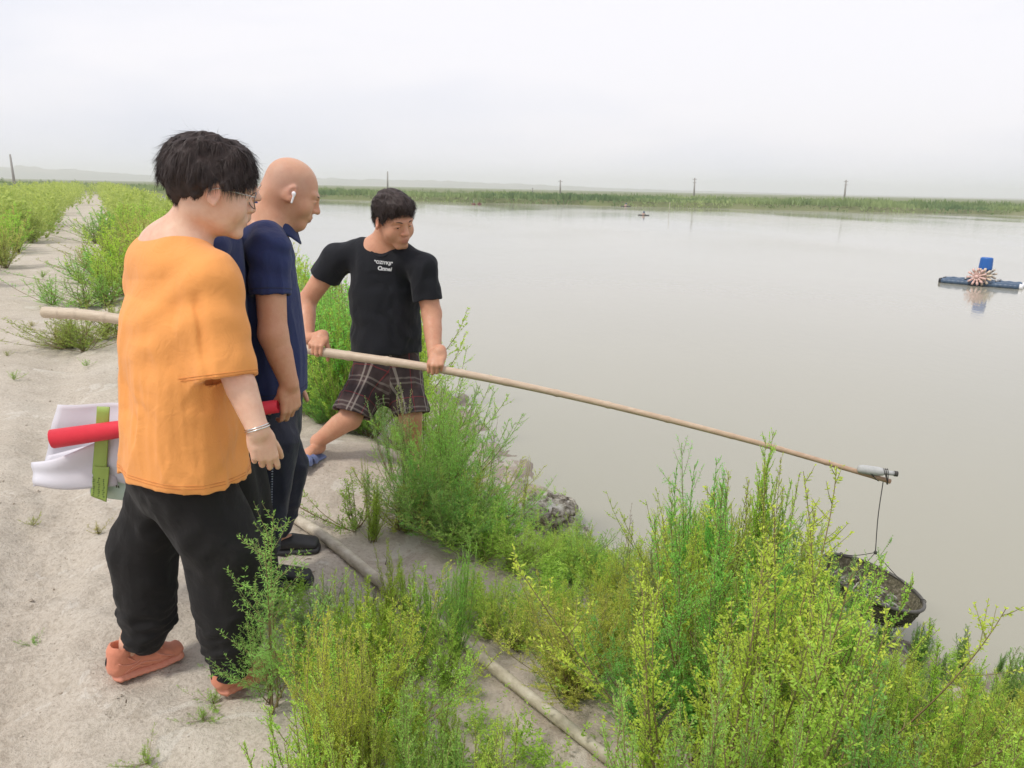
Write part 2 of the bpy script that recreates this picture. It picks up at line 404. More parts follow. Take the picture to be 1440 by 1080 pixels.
def nets(F, lo, h):
    F[0], F[-1], F[:, 0], F[:, -1], F[:, :, 0], F[:, :, -1] = (.05,) * 6
    B = F < 0
    c = np.zeros(tuple(np.array(F.shape) - 1), np.int8)
    for i in (0, 1):
        for j in (0, 1):
            for k in (0, 1): c += B[i:B.shape[0] - 1 + i, j:B.shape[1] - 1 + j, k:B.shape[2] - 1 + k]
    A = np.nonzero((c > 0) & (c < 8)); m = len(A[0])
    idx = np.full(c.shape, -1, np.int32); idx[A] = np.arange(m)
    S = np.zeros((m, 3), f32); W = np.zeros(m, f32); A3 = np.stack(A, -1)
    cr = [(i, j, k) for i in (0, 1) for j in (0, 1) for k in (0, 1)]
    vals = {q: F[A[0] + q[0], A[1] + q[1], A[2] + q[2]] for q in cr}
    for q in cr:
        for d in range(3):
            if q[d] == 0:
                q2 = list(q); q2[d] = 1; q2 = tuple(q2); a, b = vals[q], vals[q2]
                x = (a < 0) != (b < 0); t = np.where(x, a / (a - b + 1e-20), 0)
                p = np.array(q, f32) + np.stack([t if e == d else 0 * t for e in range(3)], -1)
                S += p * x[:, None]; W += x
    V = (A3 + S / W[:, None]) * h + lo
    Q = []
    for d in range(3):
        e = [0, 0, 0]; e[d] = 1; u, v = [(1, 2), (2, 0), (0, 1)][d]
        sl0 = tuple(slice(1, -1) if x != d else slice(0, -1) for x in range(3)); sl1 = tuple(slice(1, -1) if x != d else slice(1, None) for x in range(3))
        b0, b1 = B[sl0], B[sl1]; X = np.nonzero(b0 != b1)
        P = [X[x] + (1 if x != d else 0) for x in range(3)]
        def at_(du, dv):
            q = [P[0].copy(), P[1].copy(), P[2].copy()]; q[u] -= du; q[v] -= dv; return idx[q[0], q[1], q[2]]
        q = np.stack([at_(0, 0), at_(1, 0), at_(1, 1), at_(0, 1)], -1)
        fl = b1[X]; q[fl] = q[fl][:, ::-1]; Q.append(q)
    Q = np.vstack(Q); Q = Q[(Q >= 0).all(1)]
    return V.astype(np.float64), Q

# ---- a head in its own frame: x right, y forward, z up, origin between the ears
def add_head(S, O, R, k=1.0, fat=0.0, male=True, bald=False):
    def W(p): return np.asarray(O) + R @ (np.asarray(p, float) * k)
    def E(c, r, kk=.02, RR=None, op='add'): S.ell(W(c), np.array(r) * k, R if RR is None else R @ RR, kk * k, op)
    E((0, -.014, .038), (.077, .096, .082))
    E((0, .030, -.015), (.066 + fat, .066, .078), .03)
    E((0, .036, -.070), (.048 + fat, .046, .040), .03)
    S.seg(W((-.018, .078, -.098)), W((.018, .078, -.098)), .015 * k, k=.022 * k)                       # chin
    for x in (-1, 1):
        E((x * (.038 + fat * .6), .058, -.036), (.026 + fat * .5, .028, .028 + fat * .4), .022)           # cheeks
        S.seg(W((x * .012, .090, .022)), W((x * .046, .074, .022)), .010 * k, .008 * k, k=.016 * k)       # brow ridge
        E((x * .031, .101, .000), (.019, .014, .0105), .012, op='sub')                                    # socket
        S.chain([W((x * .015, .0865, -.001)), W((x * .031, .0930, .0045)), W((x * .047, .0815, -.001))], [.0028 * k, .0046 * k, .003 * k], k=.005 * k)   # upper lid
        S.chain([W((x * .016, .0855, -.003)), W((x * .031, .0905, -.0085)), W((x * .046, .0805, -.003))], [.002 * k, .0036 * k, .002 * k], k=.005 * k)    # lower lid
        # ear
        RR = rot((0, 0, 1), -x * 18) @ rot((1, 0, 0), -10)
        c = np.array([x * .080, -.006, -.004])
        E(c, (.0085, .0175, .031), .007, RR)
        E(c + (x * .008, .003, .002), (.0065, .0105, .019), .004, RR, 'sub')
        S.seg(W(c + (x * .004, .002, -.028)), W(c + (x * .003, .004, -.020)), .0062 * k, k=.006 * k)
        S.seg(W(c + (x * .003, .013, -.004)), W(c + (x * .003, .012, .003)), .0038 * k, k=.004 * k)
    S.chain([W((0, .092, .014)), W((0, .104, -.010)), W((0, .1135, -.027))], [.0085 * k, .0095 * k, .0120 * k], k=.014 * k)   # nose
    for x in (-1, 1): E((x * .0125, .1035, -.0315), (.0085, .0095, .0078), .007)
    for x in (-1, 1): E((x * .0065, .1085, -.0415), (.0034, .005, .004), .002, op='sub')
    E((0, .081, -.062), (.031, .024, .020), .018)                                                          # muzzle
    S.chain([W((-.0225, .0955, -.064)), W((-.006, .1015, -.0585)), W((.006, .1015, -.0585)), W((.0225, .0945, -.064))], [.0026 * k, .0044 * k, .0044 * k, .0026 * k], k=.006 * k)
    S.chain([W((-.020, .0955, -.067)), W((0, .1005, -.0720)), W((.020, .0945, -.067))], [.003 * k, .0054 * k, .003 * k], k=.006 * k)
    S.chain([W((-.024, .099, -.0645)), W((0, .1085, -.0650)), W((.024, .099, -.0645))], [.0008 * k, .0016 * k, .0008 * k], k=.003 * k, op='sub')
    return W
# ---- a hand: wrist origin, columns of R: x towards the thumb side, y along the fingers, z out of the back of the hand
def add_hand(S, O, R, k=1.0, curl=(25, 35, 25), spread=3.0, thumb=(35, 10, 15), flip=1):
    def W(p): return np.asarray(O) + R @ (np.asarray(p, float) * np.array([flip, 1, 1]) * k)
    S.chain([W((0, -.01, 0)), W((.004, .03, 0)), W((.001, .078, -.001))], [(.027 * k, .019 * k), (.036 * k, .0155 * k), (.0375 * k, .0125 * k)], k=.012 * k, side=R[:, 0])
    S.ell(W((.022, .032, -.010)), np.array((.017, .030, .014)) * k, R, .012 * k); S.ell(W((-.024, .03, -.008)), np.array((.013, .032, .012)) * k, R, .012 * k)
    bx = (.0285, .0100, -.0085, -.0265); by = (.083, .088, .085, .077); ln = (.071, .079, .073, .057); rr = (.0092, .0095, .0090, .0080)
    tips = []
    for i in range(4):
        cu = [c if np.isscalar(c) else c[i] for c in curl]
        p = np.array([bx[i], by[i], .000]); a = 0; sp = math.radians(spread * (1.5 - i)); pts = [p]
        for j, fr in enumerate((.46, .30, .24)):
            a += math.radians(cu[j]); d = np.array([math.sin(sp) * math.cos(a), math.cos(a) * math.cos(sp), -math.sin(a)]); p = p + d * ln[i] * fr; pts.append(p)
        r = rr[i]; S.chain([W(q) for q in pts], [r * k, r * .94 * k, r * .86 * k, r * .72 * k], k=.0035 * k)
        S.seg(W((bx[i] * .8, .05, .003)), W(pts[0]), .009 * k, r * 1.02 * k, k=.008 * k)
        tips.append(W(pts[-1]))
    t0, t1, t2 = (math.radians(q) for q in thumb)   # out of the palm's side, towards the palm, bend
    p = np.array([.024, .022, -.006]); pts = [p]; dd = np.array([math.sin(t0) * math.cos(t1), math.cos(t0) * math.cos(t1), -math.sin(t1)])
    p = p + dd * .044; pts.append(p); dd2 = nrm(dd + np.array([-.35 * math.sin(t2), .2, -.8 * math.sin(t2)])); p = p + dd2 * .031; pts.append(p)
    dd3 = nrm(dd2 + np.array([-.35 * math.sin(t2), .1, -.8 * math.sin(t2)])); p = p + dd3 * .023; pts.append(p)
    S.chain([W(q) for q in pts], [.0145 * k, .0115 * k, .0102 * k, .0082 * k], k=.007 * k)
    return W, tips
def col_pick(V, base, spots):
    """skin colour: base plus soft coloured spots [(centre, radius, rgb, strength)]"""
    c = np.tile(np.array([*base, 1.0]), (len(V), 1))
    n = fbm(V[:, 0] * 30, V[:, 1] * 30, V[:, 2] * 30, 3, seed=40)[:, None]
    c[:, :3] *= 1 + .085 * n * np.array([.4, 1.0, 1.15]); n2_ = fbm(V[:, 0] * 140, V[:, 1] * 140, V[:, 2] * 140, 2, seed=44)[:, None]; c[:, :3] *= 1 + .05 * n2_ * np.array([.6, 1.0, 1.1])
    for p, r, q, s_ in spots:
        d = np.linalg.norm((V - p) / np.asarray(r, float), axis=1); wv = (np.exp(-(d ** 2) * 1.3) * s_)[:, None]; c[:, :3] = c[:, :3] * (1 - wv) + np.array(q) * wv
    return c
def ribbons(name, roots, dirs, nor, length, width, mat, parent, seg=5, grav=.5, curl=.15, rng=None):
    """hair: thin tapering ribbons that start at the roots, run along dirs, stay close to the surface and droop"""
    rng = rng or RNG; n = len(roots); P = roots.copy(); d = dirs.copy(); pts = [P.copy()]
    Ls = length * rng.uniform(.6, 1.15, n)
    cv = rng.normal(0, curl, (n, 3))
    for i in range(seg):
        d = d + cv / seg + np.array([0, 0, -grav / seg]); d /= np.linalg.norm(d, axis=1)[:, None]; P = P + d * (Ls / seg)[:, None]; pts.append(P.copy())
    pts = np.stack(pts, 1)
    sd_ = np.cross(d, nor); sd_ /= np.linalg.norm(sd_, axis=1)[:, None] + 1e-9
    tw = rng.uniform(-.6, .6, (n, 1)); sd_ = sd_ + nor * tw; sd_ /= np.linalg.norm(sd_, axis=1)[:, None]
    ws = width * (1 - np.linspace(0, 1, seg + 1) ** 2 * .85); A_ = pts + sd_[:, None, :] * ws[None, :, None]; B_ = pts - sd_[:, None, :] * ws[None, :, None]
    V = np.stack([A_, B_], 2).reshape(-1, 3); k = (seg + 1) * 2; b = (np.arange(n) * k)[:, None]
    q = np.array([(2 * i, 2 * i + 1, 2 * i + 3, 2 * i + 2) for i in range(seg)])
    Fq = (b[:, :, None] + q[None]).reshape(-1, 4)
    return mesh(name, V, Fq, mat, parent)
def surf_normals(V, Fq):
    a = V[Fq[:, 2]] - V[Fq[:, 0]]; b = V[Fq[:, 3]] - V[Fq[:, 1]]; n = np.cross(a, b); N_ = np.zeros_like(V)
    for i in range(4): np.add.at(N_, Fq[:, i], n)
    return N_ / (np.linalg.norm(N_, axis=1)[:, None] + 1e-12)

def ring_on(name, bv, c, ax, rr, mat, parent, r=.0013, n=72, off=.0006, arc=(0, 2 * PI)):
    """a seam: a thin raised line where the plane through c across ax meets the cloth"""
    ax = nrm(ax); u = nrm(np.cross(ax, (.3, .9, .1))); v = np.cross(ax, u); pts = []
    for t in np.linspace(*arc, n):
        d = u * math.cos(t) + v * math.sin(t); hit = bv.ray_cast(Vector(np.asarray(c) + d * rr), Vector(-d), rr)
        if hit[0]: pts.append(np.array(hit[0]) + d * off)
    if len(pts) < 8: return
    P = np.array(pts); runs, cur = [], [P[0]]
    for q in P[1:]:
        if np.linalg.norm(q - cur[-1]) > .05: runs.append(cur); cur = []
        cur.append(q)
    runs.append(cur); pr = [tube(q, r, 4, False) for q in runs if len(q) > 3]
    if pr: mesh(name, *join(pr), mat, parent)
# ---- materials for people
def skin_mat(name, rough=.5):
    m = Mat(name, rough, spec=.4); a = m.attr('col'); nz_ = m.noise(260, m.coord(), 3, .6)
    m.color(m.mix(.12, a.outputs['Color'], m.mix(nz_, (.5, .22, .15), (.95, .7, .55)), 'OVERLAY'))
    m.b.inputs['Subsurface Weight'].default_value = .12; m.b.inputs['Subsurface Radius'].default_value = (1., .35, .18); m.b.inputs['Subsurface Scale'].default_value = .012
    nb_ = m.noise(55, m.coord(), 4, .6); rr = m.n('MapRange', ins={'From Min': .35, 'From Max': .65, 'To Min': .38, 'To Max': .62}); m.l(nb_, rr.inputs['Value']); m.l(rr.outputs[0], m.b.inputs['Roughness']); m.bump(m.math('ADD', m.math('MULTIPLY', nz_, .35), nb_), .4, .0022); return m.m
SKIN = skin_mat('skin')
def cloth_mat(name, col, rough=.85, var=.12, weave=900, sheen=.15, bump=.0006):
    m = Mat(name, rough, spec=.25); co = m.coord(); n_ = m.noise(7, co, 4); f = m.noise(weave, co, 2, .5)
    d = tuple(c * (1 - var) for c in col); u = tuple(min(1, c * (1 + var * .6)) for c in col)
    m.color(m.mix(.25, m.mix(n_, d, u), m.mix(f, d, u))); w1 = m.noise(16, co, 5, .62, 1.6); w2 = m.noise(5.5, m.coord('Object', (1, 1, .35)), 4, .6, 1.2); m.bump(m.math('ADD', m.math('MULTIPLY', f, .06), m.math('ADD', m.math('MULTIPLY', w1, .5), m.math('MULTIPLY', w2, 1.0))), .55, .011); m.b.inputs['Sheen Weight'].default_value = sheen; return m
ORANGE = cloth_mat('orange_cotton', (.86, .36, .10)).m
SEAM_O = Mat('orange_thread', .8, (.62, .23, .06)).m; SEAM_D = Mat('dark_thread', .8, (.03, .032, .045)).m
BLACKP = cloth_mat('black_cotton', (.013, .012, .012), .8, .3, sheen=.05).m
NAVY = cloth_mat('navy_cotton', (.026, .038, .120), .8, .3, sheen=.1).m
DNAVY = cloth_mat('dark_navy_polyester', (.020, .022, .040), .6, .25, sheen=.1).m
BLACKT = cloth_mat('black_jersey', (.012, .013, .017), .85, .25, sheen=.08).m
PALE = cloth_mat('pale_cotton', (.42, .47, .55)).m
hm_ = Mat('black_hair', .55, (.012, .009, .008), .3); hn = hm_.noise(60, hm_.coord(), 4); hm_.color(hm_.mix(hn, (.016, .012, .011), (.065, .042, .036))); HAIR = hm_.m
WHITEP = Mat('white_plastic', .3, (.85, .85, .86)).m
METAL = Mat('wire_metal', .25, (.75, .74, .72), Metallic=1.0).m; RIM = Mat('dark_wire_rim', .3, (.22, .19, .17), Metallic=.8).m
BLKRUB = Mat('black_rubber', .5, (.02, .02, .022)).m
EYEW = Mat('eye_white', .25, (.72, .68, .65)).m; EYEI = Mat('dark_iris', .15, (.02, .012, .01)).m
def eyes(W, R, parent, k, gaze=(0, 0)):
    for x in (-1, 1):
        c = W((x * .0312, .0800, -.0025)); r = .0122 * k
        th = np.linspace(0, PI, 13); ph = np.linspace(0, 2 * PI, 20, endpoint=False)
        gz = nrm(R @ np.array([math.sin(gaze[0]), math.cos(gaze[0]), math.sin(gaze[1])])); Fm = frame(gz)
        V = np.array([[math.sin(t) * math.cos(p), math.cos(t), math.sin(t) * math.sin(p)] for t in th for p in ph]) * r
        V = V @ Fm.T + c
        fw, fi = [], []
        for i in range(12):
            for j in range(20):
                q = (i * 20 + j, i * 20 + (j + 1) % 20, (i + 1) * 20 + (j + 1) % 20, (i + 1) * 20 + j); (fi if i < 2 else fw).append(q)
        o = mesh('eye', V, fw + fi, EYEW, parent); o.data.materials.append(EYEI)
        mi = [0] * len(fw) + [1] * len(fi); o.data.polygons.foreach_set('material_index', mi)
def brows(W, R, parent, k, th=.0028):
    for x in (-1, 1):
        pts = spl([W((x * .013, .0985, .0185)), W((x * .030, .0945, .0245)), W((x * .049, .0785, .0195))], 7)
        mesh('eyebrow', *tube(pts, np.array([.6, 1, 1.1, 1, .9, .7, .3]) * th * k, 6, ellipse=.6), HAIR, parent)
def ground_at(p): return float(ground(np.array([p[0]]), np.array([p[1]]))[0])
def text_on(name, txt, mat, parent, origin, xdir, zdir, size, bvh, off=.0015, thick=0.0, font_shear=0):
    """print lettering onto a surface: every vertex of flat type is cast onto the cloth"""
    cu = bpy.data.curves.new('t', 'FONT'); cu.body = txt; cu.size = size; cu.align_x = 'CENTER'; cu.resolution_u = 3; cu.shear = font_shear; cu.offset = thick
    o = bpy.data.objects.new('t', cu); C.objects.link(o); dg = bpy.context.evaluated_depsgraph_get(); me = o.evaluated_get(dg).to_mesh()
    import bmesh
    bm = bmesh.new(); bm.from_mesh(me); bmesh.ops.triangulate(bm, faces=bm.faces[:]); bmesh.ops.subdivide_edges(bm, edges=[e for e in bm.edges if e.calc_length() > size * .3], cuts=1)
    bmesh.ops.triangulate(bm, faces=bm.faces[:])
    bm.verts.index_update(); bm.verts.ensure_lookup_table()
    xd, zd = nrm(xdir), nrm(zdir); nd = np.cross(xd, zd); V = []
    for v in bm.verts:
        if abs(v.co.x) > 3 * size * max(1, len(txt)) or abs(v.co.y) > 3 * size: v.co.x = v.co.y = 0
        p = np.asarray(origin) + xd * v.co.x + zd * v.co.y
        hit = bvh.ray_cast(Vector(p + nd * .12), Vector(-nd), .35)
        V.append(np.array(hit[0]) + nd * off if hit[0] else p + nd * off)
    Fq = [[v.index for v in f.verts] for f in bm.faces]; bm.free(); bpy.data.objects.remove(o)
    return mesh(name, V, Fq, mat, parent, smooth=False)
# ------------------------------------------------------------------ people
def shoe(kind, heel, toe, parent, mats, zg, side=1, h=.0035):
    """heel, toe: plan positions of the sole's ends; zg: ground height"""
    heel = np.array([heel[0], heel[1], zg]); toe = np.array([toe[0], toe[1], zg]); Ln = np.linalg.norm(toe - heel); F_ = frame(toe - heel); kx = Ln / .27
    def W(x, y, z): return heel + F_ @ (np.array([x * side, y, z]) * kx)
    R_ = F_[:, 0]
    if kind == 'sneaker':
        S = Sdf(h); S.chain([W(0, .035, .016), W(0, .10, .014), W(.003, .17, .014), W(.006, .225, .018)], [(.037 * kx, .020 * kx), (.034 * kx, .018 * kx), (.044 * kx, .018 * kx), (.040 * kx, .019 * kx)], .004, R_)
        S.plane((0, 0, zg + .001), (0, 0, -1), .002)
        S.disp(lambda P: .0010 * np.sin(P[:, 2] * 420) + .0007 * np.sin(((P - heel) @ F_[:, 1]) * 330) * (P[:, 2] < zg + .025))
        V, Q = S.run(); mesh('sole', V, Q, mats[0], parent)
        S = Sdf(h); S.chain([W(0, .038, .050), W(0, .09, .060), W(.002, .16, .050), W(.006, .222, .040)], [(.036 * kx, .034 * kx), (.035 * kx, .036 * kx), (.044 * kx, .030 * kx), (.037 * kx, .022 * kx)], .01, R_)
        S.chain([W(0, .035, .06), W(0, .044, .105)], [.036 * kx, .040 * kx], .012); S.chain([W(0, .10, .072), W(0, .16, .058)], [(.020 * kx, .012), (.022 * kx, .01)], .008, R_)
        S.seg(W(0, .048, .10), W(0, .052, .14), .026 * kx, .032 * kx, .006, op='sub')
        fw = F_[:, 1]
        S.disp(lambda P: .0016 * np.sin(((P - heel) @ fw) * 190 + (P[:, 2] - zg) * 150) * sstep(.1, .2, (P - heel) @ fw) + .0012 * fbm(P[:, 0] * 60, P[:, 1] * 60, P[:, 2] * 60, 2))
        V, Q = S.run(); up = mesh('upper', V, Q, mats[1], parent); bvs = BVHTree.FromPolygons(V.tolist(), Q.tolist())
        def on(x, y, z):      # a point of the upper's skin, reached from the side
            o_ = W(x, y, z); hit = bvs.ray_cast(Vector(W(x * 4, y, z + .03)), Vector(W(0, y, z) - W(x * 4, y, z + .03)).normalized(), .4); return np.array(hit[0]) if hit[0] else o_
        pn = []
        for sx in (-1, 1):
            for ys, zs in (([.045, .075, .11, .15, .19], [.030, .045, .050, .040, .036]), ([.03, .05, .085, .12], [.075, .060, .058, .082]), ([.14, .16, .185, .205], [.075, .058, .044, .036]), ([.06, .075, .10, .135], [.085, .070, .040, .030])):
                q_ = spl([on(sx * .05, y_, z_) for y_, z_ in zip(ys, zs)], 14); pn.append(tube(q_, [.0022] + [.0040] * 12 + [.0022], 6, ellipse=.7))
        mesh('panel_edges', *join(pn), mats[0], up)
        pr = []
        for i in range(5):
            y = .10 + i * .017; zt = .108 - i * .0050
            pr.append(tube([W(-.026, y, zt - .012), W(-.012, y + .004, zt), W(.012, y - .002, zt + .001), W(.026, y + .004, zt - .012)], .0026, 6))
        a = spl([W(.002, .098, .090), W(-.03, .105, .098), W(-.04, .12, .078), W(-.01, .102, .092), W(.03, .115, .099), W(.046, .13, .070)], 24); pr.append(tube(a, .0022, 6))
        mesh('lace', *join(pr), mats[2], up)
        pr = [tube(spl([W(0, .006, .05), W(0, .001, .075), W(0, .008, .098)], 8), [.004] * 8, 6)]; mesh('heel_tab', *join(pr), mats[3], up)
    elif kind == 'clog':
        S = Sdf(h); S.chain([W(0, .04, .016), W(0, .12, .014), W(.004, .215, .016)], [(.040, .019), (.042, .018), (.050, .019)], .004, R_); S.plane((0, 0, zg + .001), (0, 0, -1), .002)
        V, Q = S.run(); mesh('sole', V, Q, mats[0], parent)
        S = Sdf(h); S.chain([W(0, .045, .045), W(0, .12, .05), W(.004, .205, .036)], [(.034, .026), (.038, .034), (.045, .024)], .01, R_)
        S.seg(W(0, .04, .085), W(0, .10, .105), .034, .032, .006, op='sub')
        V, Q = S.run(); mesh('upper', V, Q, mats[1], parent)
    else:
        S = Sdf(h); S.chain([W(0, .04, .013), W(0, .12, .011), W(.006, .225, .012)], [(.036, .013), (.036, .011), (.048, .012)], .003, R_); S.plane((0, 0, zg + .001), (0, 0, -1), .002)
        V, Q = S.run(); mesh('sole', V, Q, mats[0], parent)
        for y0, y1 in ((.13, .19), (.19, .13)):
            pts = spl([W(-.049, y0, .016), W(-.042, y0 * .8 + y1 * .2, .045), W(-.006, .5 * (y0 + y1), .067), (W(.036, y0 * .2 + y1 * .8, .050)), W(.052, y1, .016)], 16)
            S = Sdf(h); sd_ = F_[:, 1]; S.chain(list(pts), [(.016, .0042)] * 16, .002, sd_); V, Q = S.run(); mesh('strap', V, Q, mats[1], parent)
    return W, F_
def foot_skin(S, heel, toe, zg, ankle, side=1, toes=True):
    heel = np.array([heel[0], heel[1], zg]); toe = np.array([toe[0], toe[1], zg]); F_ = frame(toe - heel); kx = np.linalg.norm(toe - heel) / .27; R_ = F_[:, 0]
    def W(x, y, z): return heel + F_ @ (np.array([x * side, y, z]) * kx)
    q_ = 1 if toes else .72
    S.chain([W(0, .045, .048), W(0, .11, .05), W(.004, .18, .036), W(.006, .20, .031)], [(.027 * q_, .028 * q_), (.028 * q_, .028 * q_), (.039 * q_, .018 * q_), (.040 * q_, .013 * q_)], .012, R_)
    S.chain([W(0, .055, .055), ankle], [.034 * q_, .036 * q_], .02)
    if toes:
        for i, (x, y, r) in enumerate(((-.026, .247, .0125), (-.008, .25, .0088), (.007, .245, .0085), (.021, .237, .0080), (.034, .226, .0075))):
            S.chain([W(x * .9, .195, .031), W(x, y, .030)], [r, r], .004)
def folds(P, amp, sc, seed=0, ridge=1.0):
    wx = .35 * vnoise(P[:, 0] * 6, P[:, 1] * 6, P[:, 2] * 6, seed + 7)
    n = fbm(P[:, 0] * sc[0] + wx, P[:, 1] * sc[1] - wx, P[:, 2] * sc[2] + wx, 3, seed=seed, g=.5)
    return amp * (np.abs(n) * 2 - .6) * ridge if ridge else amp * n
def hang_collar(S, c, R, a, b, w_, th=.007, tilt=0):
    pts = []
    for i in range(24):
        t = 2 * PI * i / 24; pts.append(np.asarray(c) + R @ np.array([a * math.cos(t), b * math.sin(t), tilt * math.sin(t)]))
    S.chain(pts, [th] * 24, .008, closed=True); return pts

SK_W, SK_B, SK_M = (.74, .47, .34), (.60, .335, .215), (.57, .30, .19)
LIPC = (.50, .20, .16)

def person_orange():
    p = empty('person', (-.98, 2.12, 0), label='person with short dark hair in a loose orange t-shirt, black trousers and salmon sneakers', cat='person')
    inv = lambda V: V
    th = math.radians(35); f = np.array([math.cos(th), math.sin(th), 0]); r = np.array([math.sin(th), -math.cos(th), 0]); up = np.array([0, 0, 1.])
    RB = np.stack([r, f, up], 1)
    hf = math.radians(34); HR = frame((math.cos(hf), math.sin(hf), -.17)); HC = at(294, 269, 2.13); k = 1.02
    shR, shL = at(299, 398, 2.02), at(211, 395, 2.24); nb = at(243, 353, 2.15)
    elR, wrR = at(324, 505, 1.98), at(363, 606, 1.93)
    hip = np.array([-.965, 2.12, .80])
    ftL = ((-1.235, 2.085), (-1.045, 2.25)); ftR = ((-.87, 1.99), (-.69, 2.17)); gL = ground_at((-1.14, 2.17)); gR = ground_at((-.78, 2.08))
    anL = np.array([-1.175, 2.14, gL + .12]); anR = np.array([-.83, 2.035, gR + .12])
    # --- body
    S = Sdf(.0037); W = add_head(S, HC, HR, k, fat=.006)
    S.chain([HC + HR @ np.array([0, -.025, -.05]), nb + f * .012], [.055, .062], .03)
    S.chain([shL, nb + (shL - nb) * .3 + up * .02, nb + (shR - nb) * .3 + up * .02, shR], [.05, .06, .06, .05], .05)
    S.chain([nb, at(250, 450, 2.13), hip], [(.12, .08), (.15, .10), (.15, .11)], .05, r)
    S.chain([shR, elR], [.048, .041], .03); S.chain([elR, elR * .6 + wrR * .4, wrR], [.041, .041, .0275], .02)
    S.chain([shL, shL + np.array([-.03, .05, -.26])], [.045, .04], .03)
    S.chain([shL + np.array([-.03, .05, -.26]), shL + np.array([.06, .10, -.44])], [.038, .028], .02)
    hd = np.stack([nrm(f * .9 + r * .1), nrm((.14, .10, -1)), nrm(r * .9 + f * -.1)], 1)
    Wh, tips = add_hand(S, wrR, hd, .93, curl=((18, 28, 34, 40), (30, 34, 38, 42), (22, 24, 26, 30)), thumb=(24, 22, 12))
    hl = np.stack([nrm(f), nrm((.3, .2, -1)), -r], 1); add_hand(S, shL + np.array([.06, .10, -.44]), hl, .9, curl=(30, 40, 30))
    for q, (a, b, z0) in enumerate(((anL, ftL, gL), (anR, ftR, gR))):
        S.chain([hip + (r if q else -r) * .09, (hip + (r if q else -r) * .1) * .45 + a * .55 + f * .03, a], [.085, .058, .036], .03); foot_skin(S, b[0], b[1], z0 + .012, a, toes=False)
    V, Q = S.run()
    ear = W((.085, -.006, -.004))
    mesh('body', V, Q, SKIN, p, attrs={'col': ('FLOAT_COLOR', col_pick(V, SK_W, [(ear, .03, (.80, .36, .25), .6), (W((0, .105, -.064)), (.02, .02, .012), LIPC, .9), (W((0, .11, -.03)), .022, (.74, .38, .27), .4),
        (W((.04, .07, -.03)), .035, (.78, .42, .30), .45), *[(t, .022, (.74, .40, .30), .5) for t in tips]]))}, loc=None).parent = p
    eyes(W, HR, p, k, (0, -.2)); brows(W, HR, p, k, .0018)
    # --- trousers: baggy, gathered at the ankles
    S = Sdf(.005)
    S.chain([hip + up * .02, hip - up * .12], [(.160, .135), (.175, .15)], .04, r)
    knL, knR = at(206, 820, 2.17), at(322, 835, 2.04)
    hl_, hr_ = hip - r * .085 - up * .12 + f * -.01, hip + r * .09 - up * .12
    S.chain([hl_, at(200, 775, 2.17), knL, at(207, 868, 2.16), at(203, 888, 2.14), at(205, 897, 2.14)], [(.098, .112), .100, .094, .084, .072, .062], .03)
    S.chain([hr_, at(316, 775, 2.05), knR, at(326, 890, 2.03), at(326, 920, 2.02), at(326, 935, 2.02)], [(.11, .12), .113, .105, .092, .070, .057], .03)
    def dp(P):
        low = 1 - sstep(.13, .34, P[:, 2]); sk = fbm(P[:, 0] * 9, P[:, 1] * 9, P[:, 2] * 4, 2, seed=53)
        return folds(P, .008, (6, 6, 5), 51) + low * .0065 * np.sin(P[:, 2] * 175 + 7 * sk) * (.45 + .55 * vnoise(P[:, 0] * 12, P[:, 1] * 12, P[:, 2] * 12, 55)) + folds(P, .005, (9, 9, 15), 52) * (.4 + low)
    S.disp(dp); V, Q = S.run(); mesh('trousers', V, Q, BLACKP, p)
    # --- t-shirt
    S = Sdf(.0045)
    c0, c1, c2, c3 = at(246, 390, 2.14), at(253, 455, 2.13), at(258, 560, 2.12), at(262, 720, 2.11)
    S.chain([shL + up * .005, nb - f * .01 + (shL - nb) * .42 + up * .012, nb - f * .01 + (shR - nb) * .42 + up * .008, shR + up * .005], [.060, .068, .068, .062], .05)
    hz_ = 0.690; hem = [(np.array([c3[0], c3[1], hz_]), -up + f * -.10)]
    S.piece([c0, c1, c2, c3], [(.168, .11), (.212, .152), (.226, .166), (.232, .176)], .08, r, hem)
    slv = at(321, 536, 1.95); ax = nrm(slv - shR); scut = nrm(ax + np.array([0, 0, -.35]))
    S.piece([shR + up * .0, shR * .45 + slv * .55, slv, slv + (slv - shR) * .25], [.072, (.082, .070), (.085, .070), (.085, .070)], .05, f, [(slv, scut)])
    slL = shL + np.array([.07, .07, -.24]); aL = nrm(slL - shL); S.piece([shL, slL, slL + aL * .05], [.062, .075, .075], .03, f, [(slL, aL)])
    def ds(P):
        low = sstep(1.25, .85, P[:, 2]); nk = sstep(.11, .17, np.linalg.norm(P - nb - up * .05, axis=1))
        v = folds(P, .0085, (7, 7, 1.0), 61) * (.15 + low) + folds(P, .0028, (18, 18, 3), 62) * low + folds(P, .004, (5, 5, 5), 63)
        q = P - (shR - up * .12 - f * .03); dd = q @ nrm(-r * .55 + np.array([0, 0, 1.0])); v = v + .0055 * np.sin(dd * 62 + 2 * vnoise(P[:, 0] * 5, P[:, 1] * 5, P[:, 2] * 5)) * np.exp(-(np.linalg.norm(q, axis=1) / .17) ** 2)
        crease = np.exp(-(((P - shR) @ f + .055) / .012) ** 2) * sstep(.0, -.06, (P - shR)[:, 2]) * sstep(-.36, -.16, (P - shR)[:, 2])
        return (v + .012 * crease) * nk
    S.disp(ds)
    S.chain([nb + f * .045 + up * .10, nb + f * .022 + up * .05, nb + f * .012 + up * .0], [(.105, .10), (.080, .074), (.07, .066)], .006, r, op='sub')
    S.piece([c3 * .6 + c2 * .4, c3 + up * .0], [(.19, .135), (.222, .166)], .01, r, [(hem[0][0] - up * .006, hem[0][1])], 'sub')
